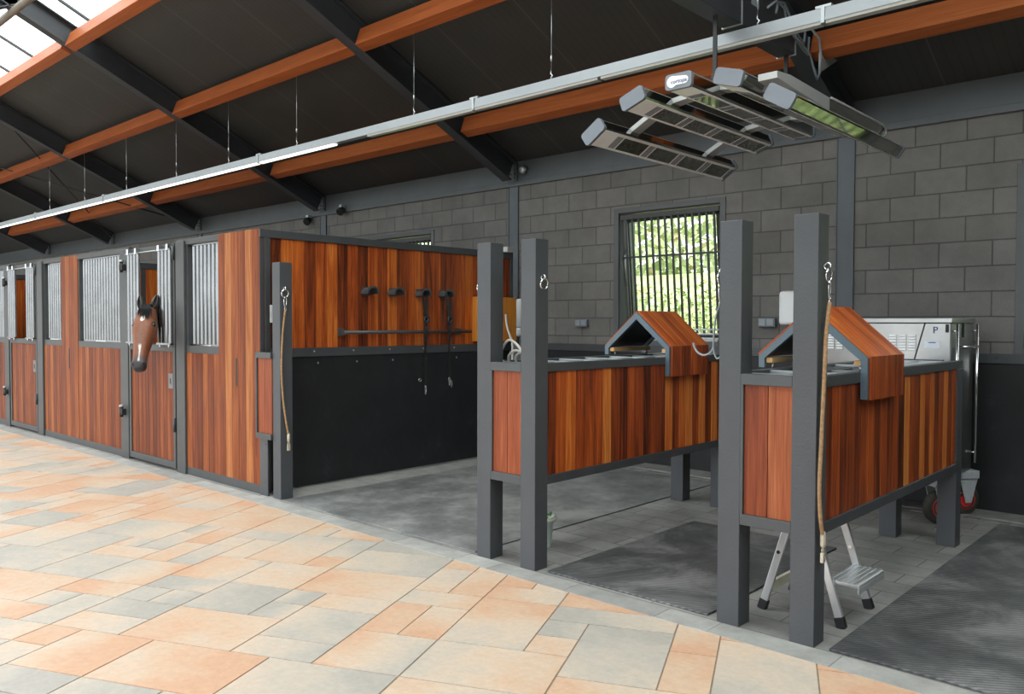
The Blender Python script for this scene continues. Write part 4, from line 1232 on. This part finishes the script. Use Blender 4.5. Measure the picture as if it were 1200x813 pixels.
# ------------------------------------------------------------------ step ladder
def stepladder():
    root = thing('step_ladder', 'small aluminium two-step ladder under the right divider', 'step ladder', (-1.72, 4.25, 0))
    zt = .47
    def leg(foot, top, nm='leg'):
        f_, t_ = V(foot), V(top); d = (t_ - f_); dn = d.normalized(); a = V((0, 1, 0)); s_ = dn.cross(a).normalized()
        b = MB(); b.obox(f_ + dn * .04 - a * .013 - s_ * .02, s_ * .04, a * .026, d - dn * .04, bev=.004)
        lg = b.build(nm, 'alu', root)
        c = MB(); c.obox(f_ - a * .017 - s_ * .024, s_ * .048, a * .034, dn * .055, bev=.005); c.build('foot', 'black', lg)
        c = MB(); c.lathe(f_ + dn * .33 - a * .016, -a, [(.010, -.004), (.010, .004)], 10); c.build('rivet', 'chrome', lg)
    for y in (4.05, 4.43):
        leg((-1.935, y, 0), (-1.80, y + (.012 if y < 4.2 else -.012), zt))
        leg((-1.515, y, 0), (-1.66, y + (.012 if y < 4.2 else -.012), zt))
    b = MB(); b.box(-1.60, -1.44, 4.065, 4.415, .205, .225, bev=.005)
    for q in range(6): b.box(-1.59 + q * .026, -1.58 + q * .026, 4.07, 4.41, .225, .229)
    b.box(-1.60, -1.59, 4.065, 4.415, .17, .205); b.box(-1.45, -1.44, 4.065, 4.415, .18, .205)
    b.build('step', 'alu', root)
    b = MB(); b.box(-1.81, -1.65, 4.06, 4.42, zt, zt + .022, bev=.005)
    for q in range(6): b.box(-1.80 + q * .026, -1.79 + q * .026, 4.07, 4.41, zt + .022, zt + .026)
    b.build('top_step', 'alu', root)
    b = MB(); b.box(-1.905, -1.885, 4.06, 4.42, .10, .15, bev=.003); b.build('crossbar', 'cream', root)
stepladder()

# bucket behind the left divider's front post
root = thing('bucket', 'pale plastic bucket with green weeds behind the left divider post', 'bucket', (-3.58, 4.17, 0))
b = MB(); b.lathe((-3.58, 4.17, 0), (0, 0, 1), [(.072, .0), (.072, .004), (.086, .165), (.100, .17), (.102, .19), (.098, .205), (.092, .205), (.084, .17)], 32); b.build('pail', 'bucket', root)
b = MB(); b.ring((-3.58, 4.17, .190), .101, .010, (1, 0, 0), (0, 1, 0), 32); b.build('rim', 'cream', root)
b = MB()
for q in range(60):
    a = R.uniform(0, 2 * PI); r = R.uniform(0, .085); c = V((-3.58 + r * math.cos(a), 4.17 + r * math.sin(a), .18 + R.uniform(0, .045))); d = V((R.uniform(-1, 1), R.uniform(-1, 1), R.uniform(0, 1))).normalized() * .03
    e = d.orthogonal().normalized() * .010; b.quad(c - e, c + d * .5 - e * .2 + V((0, 0, .005)), c + d, c + e)
b.build('weeds', 'leafgreen', root)

# ------------------------------------------------------------------ stall interiors
def stall_partition(label, x):
    root = thing('stall_partition', label, 'partition', (x, 5.6, 0))
    b = MB(); planks(b, (x, SY + .13, .0), (0, YW - SY - .15, 0), (0, 0, 2.20), (.04, 0, 0), .12, lo=.4, hi=.9); b.build('boards', 'wood', root)
    b = MB(); b.box(x - .01, x + .05, SY + .12, YW, 2.20, 2.28, bev=.003); b.box(x - .006, x + .046, 4.62, 4.68, 0, 2.2); b.build('frame', 'steel', root)
stall_partition('wooden partition inside the stable seen past the horse\'s ears', -10.93)
stall_partition('wooden partition glimpsed through the empty stall door', -15.2)

# ------------------------------------------------------------------ horse
def horse():
    H = V((-8.352, 3.60, 1.625)); root_loc = (-9.2, 5.3, 0)
    mz = V((-8.120, 3.415, 1.035))
    ax = (mz - H).normalized()                     # down the face
    out = V((.745, -.667, 0)); out = (out - ax * out.dot(ax)).normalized()   # facing direction (nasal side)
    lat = ax.cross(out).normalized()               # lateral
    def hp(t, o, l): return H + ax * t + out * o + lat * l
    bm = bmesh.new()
    def loft(rings):
        prev = None
        for ring_ in rings:
            vs = [bm.verts.new(p) for p in ring_]
            if prev:
                n = len(vs)
                for k in range(n): bm.faces.new((prev[k], prev[(k + 1) % n], vs[(k + 1) % n], vs[k]))
            else: bm.faces.new(list(reversed(vs)))
            prev = vs
        bm.faces.new(prev)
    def sec(c, a, b, ra, rb, n=20, p=2.0):
        out_ = []
        for k in range(n):
            t = 2 * PI * k / n; ct, st = math.cos(t), math.sin(t)
            e = 2 / p
            out_.append(c + a * ra * math.copysign(abs(ct) ** e, ct) + b * rb * math.copysign(abs(st) ** e, st))
        return out_
    L_ = .660
    prof = [(-.045, -.03, .040, .040), (-.03, -.025, .068, .062), (.02, -.02, .086, .085), (.10, -.018, .104, .100), (.17, -.02, .117, .108), (.23, -.018, .118, .108), (.30, -.015, .103, .100),
            (.38, -.008, .084, .084), (.46, -.002, .071, .070), (.53, .0, .065, .062), (.58, .0, .067, .060), (.62, -.002, .071, .058), (.65, -.006, .062, .050), (.672, -.01, .040, .032)]
    loft([sec(hp(t, o, 0), lat, out, rl, ro, p=2.35) for t, o, rl, ro in prof])
    def blob(c, r, m=None, seg=16):
        b2 = bmesh.ops.create_uvsphere(bm, u_segments=seg, v_segments=10, radius=1.)
        for v in b2['verts']:
            q = v.co.copy()
            v.co = V(c) + lat * q.x * r[0] + out * q.y * r[1] + ax * q.z * r[2]
    for s_ in (-1, 1):
        blob(hp(.20, -.065, s_ * .062), (.040, .060, .100))     # cheek
        blob(hp(.165, .030, s_ * .080), (.030, .030, .030))     # brow over the eye
        blob(hp(.605, .022, s_ * .042), (.031, .034, .034))     # nostril wing
        blob(hp(.30, .025, s_ * .045), (.03, .045, .10))
    blob(hp(.62, -.032, 0), (.038, .030, .032))                 # lower lip
    # neck, trunk
    def tubes(pts, n=20):
        P = [V(p[0]) for p in pts]; rings = []
        for k, (p, rw, rh) in enumerate(pts):
            d = (P[min(k + 1, len(P) - 1)] - P[max(k - 1, 0)]).normalized(); a = d.cross(V((0, 0, 1))).normalized(); b_ = a.cross(d)
            rings.append(sec(V(p), a, b_, rw, rh, n))
        loft(rings)
    tubes([((-8.36, 3.60, 1.575), .058, .085), ((-8.44, 3.69, 1.555), .068, .115), ((-8.56, 3.86, 1.56), .082, .150), ((-8.72, 4.08, 1.52), .10, .20), ((-8.90, 4.33, 1.44), .13, .26), ((-9.02, 4.55, 1.32), .19, .33), ((-9.10, 4.80, 1.22), .24, .36),
           ((-9.20, 5.15, 1.17), .27, .33), ((-9.30, 5.50, 1.17), .28, .31), ((-9.42, 5.85, 1.22), .27, .29), ((-9.52, 6.15, 1.26), .24, .27), ((-9.58, 6.35, 1.24), .15, .18)])
    bd = V((-.27, .96, 0)).normalized(); sd = V((.96, .27, 0)).normalized()
    for s_ in (-1, 1):
        f0 = V((-9.05, 4.72, 0)) + sd * s_ * .14
        loft([sec(f0 + V((0, 0, z)) + bd * o, sd, bd, r, r * 1.15, 14) for z, o, r in ((1.15, 0, .12), (.95, -.01, .095), (.72, -.01, .065), (.50, -.02, .050), (.46, -.02, .052), (.40, -.01, .040), (.16, -.01, .034), (.11, -.02, .042), (.06, -.04, .050), (0., -.05, .062))])
        h0 = V((-9.52, 6.18, 0)) + sd * s_ * .15
        loft([sec(h0 + V((0, 0, z)) + bd * o, sd, bd, r, r * 1.3, 14) for z, o, r in ((1.25, 0, .15), (1.05, -.04, .13), (.82, -.02, .085), (.62, .07, .055), (.54, .10, .050), (.46, .08, .042), (.17, .06, .036), (.11, .04, .043), (.06, .02, .050), (0, 0., .062))])
    me = bpy.data.meshes.new('horse_raw'); bm.to_mesh(me); bm.free()
    tmp = bpy.data.objects.new('tmp', me); COL.objects.link(tmp)
    rm = tmp.modifiers.new('r', 'REMESH'); rm.mode = 'VOXEL'; rm.voxel_size = .009; rm.use_smooth_shade = True
    sm = tmp.modifiers.new('s', 'SMOOTH'); sm.iterations = 5; sm.factor = .5
    bpy.context.view_layer.update()
    me2 = bpy.data.meshes.new_from_object(tmp.evaluated_get(bpy.context.evaluated_depsgraph_get()))
    bpy.data.objects.remove(tmp)
    me2.name = 'horse'
    ca = me2.color_attributes.new('tint', 'FLOAT_COLOR', 'POINT')
    BAY, BAYD, BLK, WHT = V((.185, .056, .020)), V((.060, .019, .010)), V((.020, .019, .020)), V((.70, .66, .62))
    cols = []
    def ss(a, b, x): 
        t = max(0, min(1, (x - a) / (b - a))); return t * t * (3 - 2 * t)
    for v in me2.vertices:
        p = v.co; q = p - H; t = q.dot(ax); o = q.dot(out); l = q.dot(lat)
        ishead = (-.08 < t < .72 and abs(l) < .16 and o > -.17)
        nz = noise.noise(p * 9) * .02
        if ishead:
            c = BAY.lerp(BAYD, max(ss(.02, -.10, o + nz), .7 * ss(.0, -.03, t)))  # side shading painted into the coat: darker away from the face front
            c = c.lerp(V((.17, .10, .075)), .65 * ss(.040, .0, abs(l + nz)) * ss(.02, .05, o) * ss(.16, .26, t))
            c = c.lerp(V((.06, .045, .045)), ss(.50, .58, t + nz)); c = c.lerp(BLK, ss(.58, .63, t + nz * 1.5))
            for s_ in (-1, 1):
                e = (q - (ax * .185 + out * .045 + lat * s_ * .112)).length
                c = c.lerp(BLK, ss(.040, .022, e))
            # star and narrow stripe ending in a snip
            if o > .03:
                e = math.hypot((l + .004) / .023, (t - .135 - l * .6) / .032); c = c.lerp(WHT, ss(1.15, .85, e + nz * 6))
                w = .007 + .006 * math.sin(t * 21)
                c = c.lerp(WHT, ss(w + .006, w, abs(l + .006 + nz * .25)) * ss(.40, .44, t) * ss(.60, .575, t))
        else:
            c = BAY.lerp(BAYD, .75)
            if p.z < .75: c = c.lerp(BLK, ss(.75, .5, p.z))
        cols += [c.x, c.y, c.z, 1]
    ca.data.foreach_set('color', cols)
    me2.materials.clear(); me2.materials.append(M['coat'])
    for p in me2.polygons: p.use_smooth = True
    off = V(root_loc)
    me2.transform(Matrix.Translation(-off))
    body = bpy.data.objects.new('horse', me2); COL.objects.link(body); body.location = root_loc
    tag(body, 'bay horse with black forelock and white star, head over the stall door', 'horse')
    hm = flat('horse_hair', (.010, .010, .011), .7, 0, .3, 40, 0, .15)
    # ears: cupped cones
    for s_ in (-1, 1):
        b = MB(); base = hp(-.025, .0, s_ * .062); tip = hp(-.165, .012, s_ * .084); d = tip - base
        f_ = (out + lat * s_ * .35).normalized(); a = d.cross(f_).normalized(); n = 14; rows_ = 8; i0 = len(b.v)
        for r_ in range(rows_ + 1):
            t = r_ / rows_; w = .034 * (math.sin(min(1, t * 1.25 + .28) * PI * .62) ** .8) * (1 - t ** 3) + .001
            for k in range(n):
                an = PI * (.12 + 1.76 * k / (n - 1)) + PI / 2
                b.v.append(base + d * t + a * w * math.cos(an) * 1.0 + f_ * (w * math.sin(an) * .8))
        for r_ in range(rows_):
            for k in range(n - 1):
                q = i0 + r_ * n + k; b.face((q, q + 1, q + n + 1, q + n), (.022, .013, .011), None, True)
        o = b.build('ear', 'coat', body)
        m_ = o.modifiers.new('s', 'SOLIDIFY'); m_.thickness = .005
    for s_ in (-1, 1):
        b = MB(); bmq = bmesh.new(); bmesh.ops.create_uvsphere(bmq, u_segments=14, v_segments=10, radius=.019)
        bmesh.ops.translate(bmq, verts=bmq.verts, vec=hp(.188, .034, s_ * .095)); b.add_bm(bmq, smooth=True)
        b.build('eye', 'gloss_black', body)
        b = MB(); bmq = bmesh.new(); bmesh.ops.create_uvsphere(bmq, u_segments=12, v_segments=8, radius=1.)
        for v in bmq.verts: v.co = hp(.612, .046, s_ * .048) + lat * v.co.x * .009 + out * v.co.y * .016 + ax * v.co.z * .017
        b.add_bm(bmq, smooth=True); b.build('nostril', 'black', body)
    # forelock: tapered strands falling between the ears
    b = MB(); rr = random.Random(3)
    for k in range(130):
        l0 = rr.uniform(-.040, .040); l1 = l0 * 1.35 + rr.uniform(-.035, .010); ln = rr.uniform(.04, .15) * (1 - abs(l1 + .03) * 4)
        pts = [hp(-.055 + rr.uniform(-.01, .01), -.02 + rr.uniform(-.02, .02), l0), hp(-.045, .036, l0 * 1.1), hp(.01, .068, (l0 + l1) / 2), hp(.02 + ln * .6, .084, l1), hp(.02 + ln, .088, l1 * 1.1)]
        b.tube(smooth(pts, 3), [.0045 - .0036 * i / 12 for i in range(13)], 5)
    b.build('forelock', hm, body)
    b = MB()
    crest = [V((-8.385, 3.615, 1.675)), V((-8.44, 3.69, 1.690)), V((-8.56, 3.86, 1.725)), V((-8.72, 4.08, 1.73)), V((-8.90, 4.33, 1.71)), V((-9.02, 4.55, 1.66))]
    cs = smooth(crest, 12)
    for k in range(420):
        i = rr.randrange(20, len(cs) - 1); p = cs[i] + V((rr.uniform(-.01, .01), rr.uniform(-.01, .01), 0)); d = (cs[i + 1] - cs[i]).normalized(); s_ = d.cross(V((0, 0, 1)))
        ln = rr.uniform(.13, .22)
        b.tube([p, p + s_ * .045 + V((0, 0, .006)), p + s_ * .085 - V((0, 0, ln * .45)), p + s_ * .095 - V((0, 0, ln))], [.006, .006, .005, .001], 4)
    b.build('mane', hm, body)
horse()

# ------------------------------------------------------------------ outdoors behind the windows
b = MB(); b.box(-40, 20, YW + .3, 45, -.12, -.02); tag(b.build('lawn', flat('lawn', (.16, .27, .06), .9, 0, .4, 8), loc=(0, 8, -.02)), 'green lawn outside behind the block wall', 'grass')['kind'] = 'stuff'
def greenery(x0, x1, y0, y1, z1, n, seed, s0=.10, s1=.22):
    rr = random.Random(seed); b = MB()
    for k in range(n):
        c = V((rr.uniform(x0, x1), rr.uniform(y0, y1), 0)); top = z1 * (.75 + .3 * noise.noise(V((c.x * .5, seed, 0))))
        c.z = rr.uniform(0, 1) ** .8 * top
        d = V((rr.gauss(0, 1), rr.gauss(0, 1), rr.gauss(0, .6))).normalized() * rr.uniform(s0, s1); e = d.cross(V((rr.gauss(0, 1), rr.gauss(0, 1), rr.gauss(0, 1)))).normalized() * d.length * .45
        g = rr.random(); y_ = .5 + .5 * noise.noise(c * .9)
        col = V((.34, .43, .17)).lerp(V((.74, .79, .50)), g * y_ * 1.4)
        if rr.random() < .10: col = V((.45, .38, .18))
        b.quad(c, c + d * .5 + e, c + d, c + d * .5 - e, (col.x, col.y, col.z))
    return b
b = MB(); b.prism([(-30, 10.2, -.05), (-30, 13.5, 1.9), (-30, 16, 2.6), (-30, 16.5, -.05)], (42, 0, 0)); tag(b.build('grass_bank', flat('bank_grass', (.36, .44, .16), .9, 0, .5, 3), loc=(-8, 12, 0)), 'bright grassy bank outside behind the barred windows', 'bank')
b = greenery(-12, 1.5, 10.6, 13.0, 2.9, 26000, 5, .05, .12); tag(b.build('hedge', 'foliage', loc=(-5, 11.5, 0)), 'leafy green hedge seen through the barred windows', 'hedge')['kind'] = 'stuff'
b = greenery(-22, 3, 16.6, 19.0, 6.0, 12000, 9, .16, .36); tag(b.build('tree_belt', 'foliage', loc=(-5, 16, 0)), 'pale treetops beyond the hedge outside the windows', 'trees')['kind'] = 'stuff'

# ------------------------------------------------------------------ light
w = bpy.data.worlds.new('world'); scn.world = w; w.use_nodes = True
nt = w.node_tree; bg = nt.nodes['Background']
tc = N(nt, 'ShaderNodeTexCoord'); sx = N(nt, 'ShaderNodeSeparateXYZ'); L(nt, tc.outputs['Generated'], sx.inputs[0])
L(nt, ramp(nt, [(0, (.16, .155, .145)), (.495, (.22, .22, .205)), (.505, (.40, .43, .45)), (.60, (.56, .59, .62)), (.72, (.92, .95, 1.0)), (1., (1., 1., 1.0))], math_n(nt, 'MULTIPLY_ADD', sx.outputs[2], .5)), bg.inputs[0])
for n in nt.nodes:
    if n.type == 'MATH': n.inputs[2].default_value = .5
bg.inputs[1].default_value = 4.2
# soft overcast sun reaching through the ridge glazing and the open yard side
scn.view_settings.view_transform = 'Standard'; scn.view_settings.look = 'None'
scn.view_settings.exposure = .62; scn.view_settings.gamma = 1.; scn.view_settings.use_curve_mapping = False
scn.cycles.use_denoising = True
scn.cycles.max_bounces = 8; scn.cycles.diffuse_bounces = 4; scn.cycles.transparent_max_bounces = 12
scn.cycles.sample_clamp_indirect = 6

GROUPS = {'roof_purlin': 'wooden purlins between the rafters', 'roof_rafter': 'steel rafters', 'wall_column': 'steel columns on the block wall', 'floodlight': 'floodlights under the eaves',
          'rubber_mat': 'rubber mats in the bays', 'bridle_holder': 'bridle holders on the tack wall', 'leather_lead': 'leather leads on the bridle holders', 'hinge_block': 'hinges and bolts on the stall posts',
          'stall_door': 'stall doors', 'stall_front': 'stall fronts', 'grooming_divider': 'grooming dividers', 'gabled_hood': 'gabled hoods on the dividers', 'cable': 'cables above the lamp array',
          'wall_socket': 'wall sockets', 'stall_partition': 'partitions inside the stalls', 'lead_rope': 'tan lead ropes', 'bracing_rod': 'roof bracing rods'}
for o in scn.objects:
    if o.parent is None and o.get('category'):
        base = o.name.split('.')[0]
        if base in GROUPS: o['group'] = GROUPS[base]
